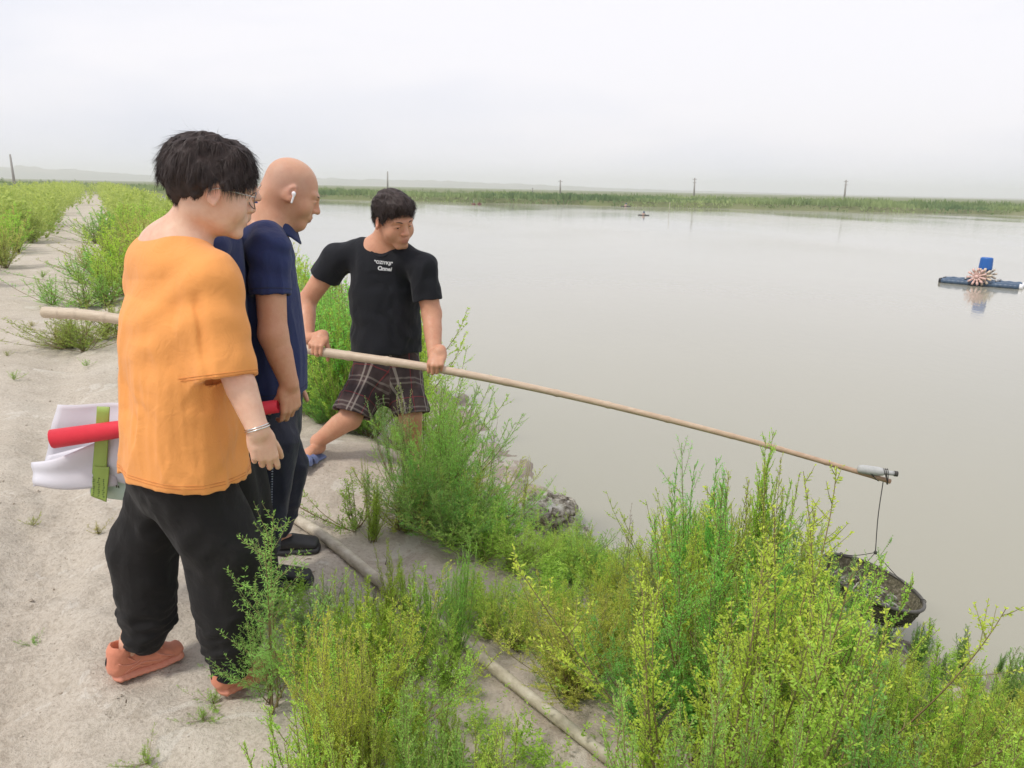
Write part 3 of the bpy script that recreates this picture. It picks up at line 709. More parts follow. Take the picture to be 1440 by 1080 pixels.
    S.piece([slv - ax * .07, slv + ax * .06], [(.056, .045), (.076, .061)], .006, f, [(slv + ax * .006, scut)], 'sub')
    V, Q = S.run(); sh_ = mesh('t_shirt', V, Q, ORANGE, p)
    bv = BVHTree.FromPolygons(V.tolist(), Q.tolist())
    for z_ in (.016, .024): ring_on('hem_stitch', bv, (c3[0], c3[1], hz_ + z_), -up + f * -.10, .4, SEAM_O, sh_, .0009)
    for z_ in (.014, .021): ring_on('sleeve_stitch', bv, slv - ax * z_, scut, .13, SEAM_O, sh_, .0009)
    # ribbed collar
    S = Sdf(.003)
    pts = []
    for i in range(28):
        t = 2 * PI * i / 28; q = nb + f * .018 + r * (.086 * math.cos(t)) + f * (.080 * math.sin(t)); hit = bv.ray_cast(Vector(q + up * .25), Vector((0, 0, -1)), .5)
        pts.append(np.array(hit[0]) - up * .003 if hit[0] else q + up * .02)
    pts = [sum(pts[(i + d) % 28] for d in (-2, -1, 0, 1, 2)) / 5 + up * .003 for i in range(28)]
    S.chain(pts, [(.0075)] * 28, .004, closed=True); V2, Q2 = S.run(); mesh('collar', V2, Q2, ORANGE, sh_)
    # black lettering that starts at the chest and wraps out of sight: only the first strokes show
    fr = nrm(f * .75 + r * .66); xo = nrm(np.cross(up, fr))
    text_on('printed_letters', 'E', BLKRUB, sh_, c1 + fr * .1 + up * -.01, xo, up, .055, bv, .001, .001)
    text_on('printed_letters', 'I', BLKRUB, sh_, c1 + fr * .1 + up * -.065, xo, up, .045, bv, .001, .001)
    sm = [Mat('salmon_foam', .7, (.66, .27, .18)).m, cloth_mat('salmon_knit', (.68, .26, .16), .85, .2, 500).m, cloth_mat('salmon_lace', (.78, .38, .26)).m, BLKRUB]
    for a, z0, sd_ in ((ftL, gL, -1), (ftR, gR, 1)):
        e = empty('sneaker', (0, 0, 0)); e.parent = p; shoe('sneaker', a[0], a[1], e, sm, z0, sd_)
    # --- hair: a thick cap with separate locks
    S = Sdf(.0035); hc = HC + HR @ np.array([0, -.02, .052]) * k
    S.ell(hc, np.array((.092, .104, .090)) * k, HR @ rot((1, 0, 0), -6))
    S.ell(HC + HR @ np.array([0, -.060, .018]) * k, np.array((.068, .046, .072)) * k, HR, .03)
    S.ell(HC + HR @ np.array([0, .040, .078]) * k, np.array((.080, .062, .052)) * k, HR, .06)
    for x in (-1, 1): S.ell(HC + HR @ np.array([x * .073, .030, .018]) * k, np.array((.017, .030, .045)) * k, HR, .02)
    S.ell(HC + HR @ np.array([0, .098, -.012]) * k, np.array((.075, .052, .055)) * k, HR, .012, 'sub')
    for x in (-1, 1):
        S.ell(HC + HR @ np.array([x * .096, -.006, -.026]) * k, np.array((.042, .034, .050)) * k, HR, .006, 'sub')
        S.ell(HC + HR @ np.array([x * .085, .060, -.050]) * k, np.array((.04, .045, .042)) * k, HR, .006, 'sub')
    S.plane(HC + HR @ np.array([0, -.06, -.034]) * k, HR @ nrm((0, .55, -1)), .01)
    S.disp(lambda P: folds((P - HC) @ HR, .008, (24, 10, 10), 71) + folds((P - HC) @ HR, .003, (80, 28, 28), 72))
    V, Q = S.run(); hr = mesh('hair', V, Q, HAIR, p)
    NN = surf_normals(V, Q); rg = np.random.default_rng(5)
    lo = (V - HC) @ HR
    for n_, ln, lift, cu in ((15000, .050, .10, .14), (900, .048, .55, .6)):
        ii = rg.choice(len(V), n_)
        flow = (np.stack([lo[ii, 0] * 2.2, (lo[ii, 1] + .05) * 3 - .12, -.9 - 0 * lo[ii, 0]], 1)) @ HR.T
        flow = flow - NN[ii] * (flow * NN[ii]).sum(1)[:, None]; flow /= np.linalg.norm(flow, axis=1)[:, None] + 1e-6
        d = flow + NN[ii] * lift; d /= np.linalg.norm(d, axis=1)[:, None]
        if n_ < 1000:
            kp = lo[ii, 2] > .055; ii, d = ii[kp], d[kp]
        ribbons('lock', V[ii] - NN[ii] * .003, d, NN[ii], ln * np.where(lo[ii, 2] < .03, .30, 1.0), .00055 if n_ > 1000 else .0003, HAIR, hr, 5, .35, cu, rg)
    # fringe strands over the forehead
    ii = np.nonzero((lo[:, 1] > .075) & (lo[:, 2] > .045) & (lo[:, 2] < .09))[0]; ii = rg.choice(ii, 900)
    d = np.tile(HR @ np.array([0, .5, -1.]), (900, 1)) + rg.normal(0, .25, (900, 3)); ribbons('fringe', V[ii], d / np.linalg.norm(d, axis=1)[:, None], NN[ii], .030, .0004, HAIR, hr, 5, .5, .5, rg)
    # glasses
    g = empty('glasses'); g.parent = p
    for x in (-1, 1):
        c = np.array([x * .034, .1115, -.004]); pts = [W(c + np.array([.0255 * math.cos(t), -.010 * math.cos(t) ** 2, .0215 * math.sin(t)])) for t in np.linspace(0, 2 * PI, 25)[:-1]]
        S2 = [tube(pts + [pts[0]], .0015, 6, False)]; mesh('rim', *join(S2), RIM, g)
        mesh('temple_arm', *tube(spl([W((x * .0595, .103, .004)), W((x * .080, .06, .006)), W((x * .0875, .0, .008)), W((x * .083, -.022, -.004))], 12), .0011, 6), METAL, g)
    mesh('bridge', *tube(spl([W((-.009, .1145, .003)), W((0, .118, .007)), W((.009, .1145, .003))], 6), .0011, 6), METAL, g)
    # bracelet round the wrist
    br = empty('bracelet'); br.parent = p; a = nrm(wrR - elR); c = wrR - a * .012; u = nrm(np.cross(a, f)); v = np.cross(a, u)
    for o_, rr_ in ((0, .0335), (.006, .035)):
        pts = [c + a * o_ + (u * math.cos(t) + v * math.sin(t) * .92) * rr_ + a * .006 * math.cos(t) for t in np.linspace(0, 2 * PI, 29)]; mesh('ring', *tube(pts, .0019, 8, False), METAL, br)
    return p

def person_bald():
    p = empty('person', (-.86, 2.7, 0), label='bald man in a navy polo shirt with a white earbud, looking down at the water', cat='person')
    th = math.radians(12); f = np.array([math.cos(th), math.sin(th), 0]); r = np.array([math.sin(th), -math.cos(th), 0]); up = np.array([0, 0, 1.])
    hf = math.radians(20); HR = frame((math.cos(hf), math.sin(hf), -.46)); HC = at(410, 270, 2.72); k = .91
    nb = at(363, 314, 2.72); shR, shL = at(378, 352, 2.55), at(345, 348, 2.88)
    elR, wrR = at(384, 470, 2.50), at(407, 540, 2.50); hip = at(362, 560, 2.73)
    ft = ((-.975, 2.60), (-.700, 2.665)); gR = ground_at((-.86, 2.64)); anR = np.array([-.935, 2.615, gR + .1])
    ft2 = ((-1.0, 2.86), (-.74, 2.92)); gL = ground_at((-.86, 2.9)); anL = np.array([-.94, 2.875, gL + .1])
    S = Sdf(.0038); W = add_head(S, HC, HR, k, fat=.004)
    S.ell(HC + HR @ np.array([0, -.075, -.055]) * k, np.array((.05, .035, .04)) * k, HR, .03)
    S.chain([HC + HR @ np.array([0, -.030, -.020]), at(380, 306, 2.72), nb + f * .02], [.066, .068, .074], .03)
    S.chain([HC + HR @ np.array([0, .045, -.098]), HC + HR @ np.array([0, .0, -.11])], [.028, .04], .03)
    S.chain([shL, nb, shR], [.055, .06, .055], .05)
    S.chain([nb, at(356, 440, 2.72), hip], [(.12, .09), (.15, .12), (.15, .12)], .05, r)
    S.chain([shR, elR], [.052, .046], .03); S.chain([elR, elR * .62 + wrR * .38, wrR], [.045, .044, .030], .02)
    S.chain([shL, shL + up * -.28, shL + up * -.48 + f * .12], [.05, .042, .03], .03)
    hd = np.stack([nrm(np.array([-.55, -.55, -.15])), nrm((.06, -.12, -1)), nrm(np.array([.62, -.72, .05]))], 1)
    Wh, tips = add_hand(S, wrR, hd, 1.0, curl=((30, 34, 38, 42), (38, 42, 44, 46), (26, 28, 28, 30)), thumb=(30, 34, 18))
    hl = np.stack([f, nrm((.1, 0, -1)), -r], 1); add_hand(S, shL + up * -.48 + f * .12, hl, 1.0, curl=(30, 40, 30))
    for q, (a, b, z0) in enumerate(((anL, ft2, gL), (anR, ft, gR))):
        S.chain([hip + (r if q else -r) * .09, (hip + (r if q else -r) * .1) * .5 + a * .5 + f * .03, a], [.085, .058, .038], .03); foot_skin(S, b[0], b[1], z0 + .012, a, toes=False)
    V, Q = S.run(); ear = W((.085, -.006, -.004))
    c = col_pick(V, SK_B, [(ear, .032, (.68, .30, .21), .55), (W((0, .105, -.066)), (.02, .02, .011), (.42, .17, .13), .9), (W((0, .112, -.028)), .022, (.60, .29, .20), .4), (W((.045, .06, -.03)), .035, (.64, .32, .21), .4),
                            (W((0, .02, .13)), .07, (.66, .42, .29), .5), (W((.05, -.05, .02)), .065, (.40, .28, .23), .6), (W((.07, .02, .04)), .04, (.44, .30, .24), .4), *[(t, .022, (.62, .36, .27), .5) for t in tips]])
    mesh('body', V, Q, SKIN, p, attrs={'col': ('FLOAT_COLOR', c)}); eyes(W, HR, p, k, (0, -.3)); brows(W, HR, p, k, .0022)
    # trousers
    S = Sdf(.0045)
    S.chain([hip + up * .06, hip - up * .1], [(.18, .165), (.175, .15)], .04, r)
    knR = at(382, 680, 2.62); knL = knR + np.array([-.01, .24, -.01])
    S.chain([hip + r * .09 - up * .1, at(383, 620, 2.63), knR, at(376, 740, 2.62), anR + up * .03 + r * .0], [(.098, .11), (.085, .095), (.066, .076), (.060, .066), (.058, .068)], .03, r)
    S.chain([hip - r * .09 - up * .1, knL, anL + up * .03], [(.10, .11), (.07, .078), (.06, .07)], .03, r)
    S.plane((0, 0, gR + .06), (0, 0, -1), .003)
    S.disp(lambda P: folds(P, .006, (10, 10, 2.2), 81) + folds(P, .005, (8, 8, 14), 82) * (.3 + sstep(.35, .12, P[:, 2])))
    V, Q = S.run(); tr = mesh('trousers', V, Q, DNAVY, p); bv = BVHTree.FromPolygons(V.tolist(), Q.tolist()); pr = []
    for i in range(34):
        q = at(383 - i * .08, 652 + i * 3.6, 2.3); hit = bv.ray_cast(Vector(q), Vector(q - np.array([0, 0, CAMH])).normalized(), 1)
        if hit[0]: pr.append(box(np.array(hit[0]), (.006, .002, .0035)))
    mesh('seam_stitches', *join(pr), cloth_mat('white_thread', (.45, .5, .6)).m, tr)
    # shirt
    S = Sdf(.0045)
    c0, c1, c2, c3 = at(362, 365, 2.72), at(358, 420, 2.72), at(362, 500, 2.72), at(368, 560, 2.72)
    S.chain([shL, nb + (shL - nb) * .4 - up * .01, nb + (shR - nb) * .4 - up * .01, shR], [.063, .075, .075, .064], .05)
    hem = [(at(420, 548, 2.72), -up)]
    S.piece([c0, c1, c2, c3], [(.15, .125), (.185, .155), (.19, .172), (.186, .165)], .06, r, hem); S.chain([nb - f * .05 - up * .06, at(338, 400, 2.72)], [(.13, .06), (.16, .085)], .05, r)
    slv = at(381, 415, 2.52); ax = nrm(slv - shR)
    S.piece([shR, slv, slv + ax * .05], [(.066, .068), (.067, .058), (.067, .058)], .025, f, [(slv, ax)])
    slL = shL + up * -.18; S.piece([shL, slL, slL - up * .05], [.066, .066, .066], .025, f, [(slL, -up)])
    S.disp(lambda P: (folds(P, .006, (9, 9, 3), 91) + .004 * np.sin(((P - shR) @ nrm((.5, -.3, 1))) * 90 + 3 * vnoise(P[:, 0] * 9, P[:, 1] * 9, P[:, 2] * 9)) * np.exp(-(np.linalg.norm(P - shR, axis=1) / .15) ** 2)) * sstep(.11, .17, np.linalg.norm(P - nb - up * .05, axis=1)))
    S.chain([nb + f * .05 + up * .1, nb + f * .02 + up * .03, nb - up * .02], [(.11, .10), (.083, .085), (.07, .07)], .006, r, op='sub')
    S.piece([c3 + up * .03, c3 - up * .12], [(.165, .145), (.176, .155)], .01, r, [(hem[0][0] - up * .006, -up)], 'sub')
    S.piece([slv - ax * .05, slv + ax * .07], [(.050, .044), (.059, .050)], .005, f, [(slv + ax * .006, ax)], 'sub')
    V, Q = S.run(); sh_ = mesh('polo_shirt', V, Q, NAVY, p)
    bv2 = BVHTree.FromPolygons(V.tolist(), Q.tolist()); ring_on('sleeve_stitch', bv2, slv - ax * .018, ax, .11, SEAM_D, sh_, .001); ring_on('hem_stitch', bv2, hem[0][0] * np.array([0, 0, 1]) + c3 * np.array([1, 1, 0]) + up * .02, -up, .35, SEAM_D, sh_, .001)
    # turned-down collar: a band round the neck, higher at the nape, points at the throat
    rows = []; cc = at(379, 301, 2.72)
    for j, (dr, dz) in enumerate(((.000, -.020), (.002, .014), (.005, .020), (.010, .017), (.020, -.016), (.024, -.026), (.020, -.026), (.010, -.010))):
        row = []
        for i in range(41):
            t = math.radians(90 + 10) + math.radians(340) * i / 40; e = abs(i - 20) / 20; tipd = .010 * max(0, (e - .8) / .2) * (1 if 3 <= j <= 6 else 0)
            row.append(cc + r * ((.079 + dr) * math.cos(t)) + f * ((.080 + dr) * math.sin(t)) + up * (dz * 1.25 - .060 * math.sin(t) - tipd))
        rows.append(row)
    V = np.array(rows).reshape(-1, 3); J = np.arange(8 * 41).reshape(8, 41); Fq = []
    for j in range(8):
        for i in range(40): Fq.append((J[j, i], J[j, i + 1], J[(j + 1) % 8, i + 1], J[(j + 1) % 8, i]))
    Fq += [tuple(J[:, 0]), tuple(J[::-1, 40])]
    mesh('collar', V, Fq, NAVY, sh_)
    # earbud
    e = empty('earbud'); e.parent = p; S = Sdf(.0012); c = W((.0885, .003, -.004)); S.ell(c, (.007, .0075, .008), None, .003); S.seg(c + HR @ np.array([.004, .002, 0]), c + HR @ np.array([.005, .004, -.030]), .0036, .0034, .004)
    V, Q = S.run(.006); mesh('earbud_shell', V, Q, WHITEP, e)
    for a, z0, s_ in ((ft, gR, 1), (ft2, gL, -1)):
        e = empty('clog'); e.parent = p; shoe('clog', a[0], a[1], e, [BLKRUB, BLKRUB], z0, s_)
    return p

def plaid_mat():
    m = Mat('brown_plaid', .85, spec=.2); a = m.attr('clothuv'); s = m.n('SeparateXYZ'); m.l(a.outputs['Vector'], s.inputs[0])
    def stripe(ax, period, off, w_):
        t = m.math('FRACT', m.math('DIVIDE', m.math('ADD', ax, off), period)); return m.math('LESS_THAN', t, w_ / period)
    X, Y = s.outputs['X'], s.outputs['Y']; c = (.060, .036, .036)
    c = m.mix(m.math('MULTIPLY', stripe(X, .15, .02, .058), .6), c, (.022, .016, .020)); c = m.mix(m.math('MULTIPLY', stripe(Y, .15, .06, .058), .6), c, (.022, .016, .020))
    for ax in (X, Y):
        for o_ in (0, .024): c = m.mix(m.math('MULTIPLY', stripe(ax, .15, .09 + o_, .0085), .7 if ax == X else .35), c, (.40, .35, .31))
        c = m.mix(m.math('MULTIPLY', stripe(ax, .15, .015, .004), .6), c, (.32, .03, .04))
    f_ = m.noise(800, m.coord(), 2); m.color(m.mix(.3, c, m.mix(f_, (.02, .015, .015), (.11, .09, .085)))); m.bump(f_, .3, .0006); return m.m
def person_black():
    p = empty('person', (-.72, 3.88, 0.05), label='man in black t-shirt, plaid shorts and blue slides holding the long bamboo pole', cat='person')
    f = nrm((.22, -.97, 0)); r = np.cross(f, (0, 0, 1.)); up = np.array([0, 0, 1.])      # r: his right, picture left
    HR = frame((.66, -.70, -.30)); HR = HR @ rot((0, 1, 0), 7); HC = at(553, 309, 3.80); k = 1.05
    nb = at(540, 356, 3.90); shR, shL = at(474, 363, 3.90), at(594, 376, 3.82)
    elR, wrR = at(431, 424, 3.93), at(432, 478, 3.78); elL, wrL = at(607, 441, 3.80), at(611, 500, 3.66)
    hip = at(545, 520, 3.92)
    knR, anR = at(492, 588, 3.76), at(441, 634, 3.80); knL, anL = at(577, 585, 3.84), at(583, 642, 3.98)
    gR = ground_at((-1.03, 3.78)); hR = atz(458, 641, gR)[:2]; tR = atz(411, 664, gR)[:2]; c_ = (hR + tR) / 2; d_ = (tR - hR) / np.linalg.norm(tR - hR) * .135; hR, tR = c_ - d_, c_ + d_
    anR = np.array([*(hR + d_ * .42), gR + .10]); gL = ground_at(anL[:2]); hL = anL[:2] + np.array([-.01, .05]); tL = hL + np.array([.06, -.25]); anL = np.array([anL[0], anL[1], gL + .1])
    S = Sdf(.0038); W = add_head(S, HC, HR, k, fat=.005)
    S.chain([HC + HR @ np.array([0, -.03, -.06]), nb + up * .0], [.066, .075], .03)
    S.chain([shL, nb, shR], [.06, .065, .06], .05); S.chain([nb, at(543, 430, 3.92), hip], [(.13, .09), (.15, .11), (.135, .11)], .05, r)
    S.chain([shR, elR], [.058, .047], .03); S.chain([elR, elR * .62 + wrR * .38, wrR], [.046, .046, .032], .02)
    S.chain([shL, elL], [.058, .048], .03); S.chain([elL, elL * .62 + wrL * .38, wrL], [.047, .046, .032], .02)
    T_ = []
    for wr, pt, sx in ((wrR, POLE_R, 1), (wrL, POLE_L, -1)):
        # overhand grip: the pole crosses the palm just behind the knuckles, the fingers close round it
        ax = POLE_D; fd = nrm(pt - wr + up * -.02); fd = nrm(fd - ax * fd.dot(ax)); dn = nrm(np.cross(ax, fd)); dn = dn if dn[1] < 0 else -dn
        O_ = pt - fd * .078 * 1.06 + dn * .034
        S.chain([wr, O_ + fd * .01], [.031, .028], .012)
        hd = np.stack([-ax * sx * -1 if False else (ax if sx > 0 else -ax), fd, dn], 1)
        Wh, tp = add_hand(S, O_, hd, 1.06, curl=((52, 55, 58, 60), (72, 74, 76, 78), (52, 52, 50, 50)), spread=1.5, thumb=(38, 48, 40)); T_ += tp
    for q, (kn, an, h_, t_, z0, sd_) in enumerate(((knR, anR, hR, tR, gR, 1), (knL, anL, hL, tL, gL, -1))):
        hj = hip + (r if q == 0 else -r) * .095 - up * .02
        S.chain([hj, kn], [.080, .058], .03); S.chain([kn, kn * .68 + an * .32 + f * -.012, an], [.058, .056, .036], .02); foot_skin(S, h_, t_, z0 + .014, an, sd_, True)
    V, Q = S.run()
    c = col_pick(V, SK_M, [(W((.085, -.006, -.004)), .032, (.66, .28, .20), .5), (W((-.085, -.006, -.004)), .03, (.66, .28, .20), .5), (W((0, .105, -.066)), (.022, .022, .012), (.44, .17, .14), .9), (W((0, .112, -.028)), .024, (.60, .28, .20), .4),
                            (W((.045, .06, -.03)), .035, (.62, .29, .20), .4), (W((0, .095, -.09)), .02, (.40, .24, .18), .35), *[(t, .02, (.60, .34, .26), .5) for t in T_], (elR, .06, (.52, .26, .17), .4), (knR, .06, (.50, .26, .18), .4)])
    mesh('body', V, Q, SKIN, p, attrs={'col': ('FLOAT_COLOR', c)}); eyes(W, HR, p, k, (.25, -.3)); brows(W, HR, p, k, .0034)
    # shorts
    S = Sdf(.005)
    S.chain([hip + up * .08, hip - up * .04], [(.165, .135), (.18, .15)], .04, r)
    hemR, hemL = at(496, 582, 3.77), at(578, 582, 3.84); jR, jL = hip + r * .092 - up * .05, hip - r * .090 - up * .05
    for he, j, w0 in ((hemR, jR, .103), (hemL, jL, .097)):
        ax = nrm(he - j); cn = nrm(ax - up * .5); S.piece([j, he, he + ax * .08], [(.100, .112), (w0, w0), (w0, w0)], .035, r, [(he, cn)])
    S.disp(lambda P: folds(P, .007, (9, 9, 4), 101) + folds(P, .003, (22, 22, 14), 102))
    for he, j, w0 in ((hemR, jR, .103), (hemL, jL, .097)):
        ax = nrm(he - j); cn = nrm(ax - up * .5); S.piece([he - ax * .08, he + ax * .10], [.07, w0 - .009], .006, r, [(he + ax * .006, cn)], 'sub')
    V, Q = S.run()
    mid = (V - hip) @ r; isR = mid > 0; uv = np.zeros((len(V), 3))
    for m_, he, j in ((isR, hemR, jR), (~isR, hemL, jL)):
        ax = nrm(he - j); q = V[m_] - j; al = q @ ax; pr_ = q - al[:, None] * ax; s1 = nrm(r - ax * r.dot(ax)); s2 = np.cross(ax, s1)
        uv[m_, 0] = np.arctan2(pr_ @ s1, -(pr_ @ s2) * (1 if (s2 @ f) < 0 else -1)) * .105 + (.04 if he is hemR else .0); uv[m_, 1] = al
    mesh('shorts', V, Q, plaid_mat(), p, attrs={'clothuv': ('FLOAT_VECTOR', uv)})
    # t-shirt
    S = Sdf(.0045); c0, c1, c2, c3 = at(540, 378, 3.90), at(541, 410, 3.91), at(543, 455, 3.92), at(544, 505, 3.92)
    S.chain([shL, nb + (shL - nb) * .45 + up * .018, nb + (shR - nb) * .45 + up * .018, shR], [.066, .074, .074, .066], .05)
    hem = (at(545, 500, 3.78), -up + f * .12)
    S.piece([c0, c1, c2, c3], [(.165, .115), (.180, .135), (.176, .147), (.184, .155)], .06, r, [hem])
    sls = ((shR, at(457, 390, 3.92), .078), (shL, at(601, 422, 3.81), .072))
    for sh, sl, rr_ in sls: ax = nrm(sl - sh); S.piece([sh, sl, sl + ax * .05], [.073, rr_, rr_], .03, None, [(sl, ax)])
    S.disp(lambda P: (folds(P, .0065, (8, 8, 5), 111) + .005 * np.sin(((P - c2) @ nrm((.8, 0, 1))) * 60 + 4 * vnoise(P[:, 0] * 6, P[:, 1] * 6, P[:, 2] * 6)) * sstep(.15, .0, np.abs((P - c2)[:, 2]))) * sstep(.11, .17, np.linalg.norm(P - nb - up * .05, axis=1)))
    S.chain([nb + f * .05 + up * .12, nb + f * .035 + up * .06, nb + f * .03 - up * .01], [(.11, .11), (.082, .080), (.07, .066)], .006, r, op='sub')
    S.piece([c3 + up * .04, c3 - up * .12], [(.155, .125), (.174, .145)], .01, r, [(hem[0] - up * .006, hem[1])], 'sub')
    for sh, sl, rr_ in sls: ax = nrm(sl - sh); S.piece([sl - ax * .05, sl + ax * .06], [rr_ - .020, rr_ - .009], .005, None, [(sl + ax * .006, ax)], 'sub')
    V, Q = S.run(); sh_ = mesh('t_shirt', V, Q, BLACKT, p); bv = BVHTree.FromPolygons(V.tolist(), Q.tolist()); NN = surf_normals(V, Q)
    pts = []
    for i in range(28):
        t = 2 * PI * i / 28; q = nb + f * .032 + r * (.084 * math.cos(t)) + f * (.082 * math.sin(t)); hit = bv.ray_cast(Vector(q + up * .25), Vector((0, 0, -1)), .5); pts.append(np.array(hit[0]) - up * .004 if hit[0] else q)
    pts = [sum(pts[(i + d) % 28] for d in (-2, -1, 0, 1, 2)) / 5 for i in range(28)]; S = Sdf(.003); S.chain(pts, [.0065] * 28, .004, closed=True); V2, Q2 = S.run(); mesh('collar', V2, Q2, BLACKT, sh_)
    wht = Mat('white_print', .7, (.75, .75, .75)).m; o1 = at(539, 371, 3.80); xd = nrm(np.cross(up, f)) * 1.0; xd = nrm(xd + up * -.10); 
    text_on('printed_letters', '"OZIYKJI"', wht, sh_, o1, xd, nrm(up + xd * .05), .021, bv, .0012, .0006); text_on('printed_letters', 'Qnnei', wht, sh_, o1 - up * .030 + xd * .004, xd, up, .027, bv, .0012, .0010, .2)
    # short hair
    S = Sdf(.0034); S.ell(HC + HR @ np.array([0, -.016, .050]) * k, np.array((.087, .106, .088)) * k, HR); S.ell(HC + HR @ np.array([0, .048, .082]) * k, np.array((.070, .05, .036)) * k, HR, .03)
    S.ell(HC + HR @ np.array([0, -.07, -.0]) * k, np.array((.066, .045, .065)) * k, HR, .02)
    for x in (-1, 1): S.ell(HC + HR @ np.array([x * .0745, .020, .028]) * k, np.array((.010, .022, .034)) * k, HR, .015)
    S.ell(HC + HR @ np.array([0, .105, -.008]) * k, np.array((.074, .058, .066)) * k, HR, .006, 'sub')
    for x in (-1, 1): S.ell(HC + HR @ np.array([x * .094, -.002, -.022]) * k, np.array((.034, .032, .044)) * k, HR, .006, 'sub'); S.ell(HC + HR @ np.array([x * .09, .065, -.01]) * k, np.array((.03, .04, .05)) * k, HR, .006, 'sub')
    S.plane(HC + HR @ np.array([0, -.06, -.058]) * k, HR @ nrm((0, .3, -1)), .006); S.disp(lambda P: folds((P - HC) @ HR, .004, (50, 24, 24), 121))
    V, Q = S.run(); hr = mesh('hair', V, Q, HAIR, p); NN = surf_normals(V, Q); rg = np.random.default_rng(6); ii = rg.choice(len(V), 12000); lo = (V - HC) @ HR
    flow = (np.stack([lo[ii, 0] * 3, .4 + 0 * lo[ii, 1], -.3 + 0 * lo[ii, 0]], 1)) @ HR.T; d = flow + NN[ii] * .32; d /= np.linalg.norm(d, axis=1)[:, None]
    ribbons('lock', V[ii] - NN[ii] * .003, d, NN[ii], .020, .0006, HAIR, hr, 3, .2, .2, rg)
    blue = Mat('blue_grey_foam', .6, (.17, .22, .42)).m
    for a, b, z0, s_ in ((hR, tR, gR, 1), (hL, tL, gL, -1)):
        e = empty('slide_sandal'); e.parent = p; shoe('slide', a, b, e, [blue, blue], z0, s_)
    return p

def person_hidden():
    p = empty('person', (-.93, 2.43, 0), label='person with glasses mostly hidden behind the orange t-shirt, holding the red tube', cat='person')
    th = math.radians(8); f = np.array([math.cos(th), math.sin(th), 0]); r = np.array([math.sin(th), -math.cos(th), 0]); up = np.array([0, 0, 1.])
    HR = frame((math.cos(th), math.sin(th), -.15)); HC = at(315, 259, 2.44); k = .92; nb = at(298, 322, 2.44); shR, shL = at(296, 348, 2.31), at(284, 346, 2.57)
    hip = at(305, 560, 2.42); gz = ground_at((-.88, 2.42)); wr = at(232, 580, 2.37); el = at(258, 470, 2.30); hold = TUBE_G
    S = Sdf(.006); W = add_head(S, HC, HR, k)
    S.chain([HC + HR @ np.array([0, -.02, -.05]), nb], [.05, .055], .03); S.chain([shL, nb, shR], [.045, .05, .045], .04); S.chain([nb, hip], [(.11, .08), (.13, .10)], .05, r)
    S.chain([shR, el, wr], [.043, .036, .026], .02); S.chain([shL, shL - up * .25 + f * .02, shL - up * .42 + f * .1], [.043, .036, .026], .02)
    fd = nrm(hold - wr); ax = TUBE_D; fd = nrm(fd - ax * fd.dot(ax)); hd = np.stack([ax, fd, r], 1); Wh, tp = add_hand(S, hold - fd * .07 + r * .036, hd, .9, curl=(55, 72, 55), thumb=(38, 48, 40)); S.chain([wr, hold - fd * .06 + r * .036], [.026, .024], .02)
    hl = np.stack([f, nrm((.1, 0, -1)), -r], 1); add_hand(S, shL - up * .42 + f * .1, hl, .9, curl=(30, 40, 30))
    fs = []
    for q, yy in ((0, 2.35), (1, 2.52)):
        a = np.array([-.90 + q * .02, yy, gz + .1]); S.chain([hip + (r if q == 0 else -r) * .08, hip * .5 + a * .5 + f * .02, a], [.08, .055, .034], .03); hh, tt = (a[0] - .02, yy - .07), (a[0] + .05, yy + .16); foot_skin(S, hh, tt, gz + .012, a, toes=False); fs.append((hh, tt))
    V, Q = S.run(); mesh('body', V, Q, SKIN, p, attrs={'col': ('FLOAT_COLOR', col_pick(V, SK_W, [(W((0, .105, -.064)), (.02, .02, .012), LIPC, .9)]))}); eyes(W, HR, p, k)
    S = Sdf(.006); S.chain([shL, nb - up * .01, shR], [.055, .06, .055], .05); S.chain([nb - up * .05, at(300, 450, 2.44), hip], [(.12, .09), (.14, .105), (.145, .115)], .05, r); S.chain([shR, shR * .5 + el * .5], [.055, .055], .02); S.chain([shL, shL - up * .14], [.055, .055], .02)
    S.disp(lambda P: folds(P, .005, (9, 9, 4), 131)); V, Q = S.run(); mesh('blouse', V, Q, NAVY, p)
    S = Sdf(.006); S.seg(hip + up * .02, hip - up * .1, (.155, .13), (.155, .125), .04, r)
    for q, yy in ((0, 2.35), (1, 2.52)): S.chain([hip + (r if q == 0 else -r) * .08 - up * .08, (hip * .5 + np.array([-.90 + q * .02, yy, gz + .12]) * .5) + f * .02, np.array([-.90 + q * .02, yy, gz + .09])], [.10, .075, .055], .03)
    V, Q = S.run(); mesh('trousers', V, Q, BLACKP, p)
    S = Sdf(.0045); S.ell(HC + HR @ np.array([0, -.02, .045]) * k, np.array((.087, .105, .088)) * k, HR); S.ell(HC + HR @ np.array([0, .10, -.012]) * k, np.array((.075, .052, .066)) * k, HR, .01, 'sub'); S.plane(HC - HR @ np.array([0, 0, .07]), -up, .01)
    V, Q = S.run(); mesh('hair', V, Q, HAIR, p)
    g_ = empty('glasses'); g_.parent = p
    for x in (-1, 1):
        pts = [W(np.array([x * .034 + .0255 * math.cos(t), .1125 - .010 * math.cos(t) ** 2, -.004 + .0215 * math.sin(t)])) for t in np.linspace(0, 2 * PI, 25)]; mesh('rim', *tube(pts, .0012, 6, False), METAL, g_)
        mesh('temple_arm', *tube([W((x * .0595, .103, .004)), W((x * .083, -.01, .006))], .0011, 6), METAL, g_)
    mesh('bridge', *tube([W((-.009, .1155, .003)), W((.009, .1155, .003))], .0011, 6), METAL, g_)
    for a in fs:
        e = empty('shoe'); e.parent = p; shoe('clog', a[0], a[1], e, [BLKRUB, BLKRUB], gz)
    return p
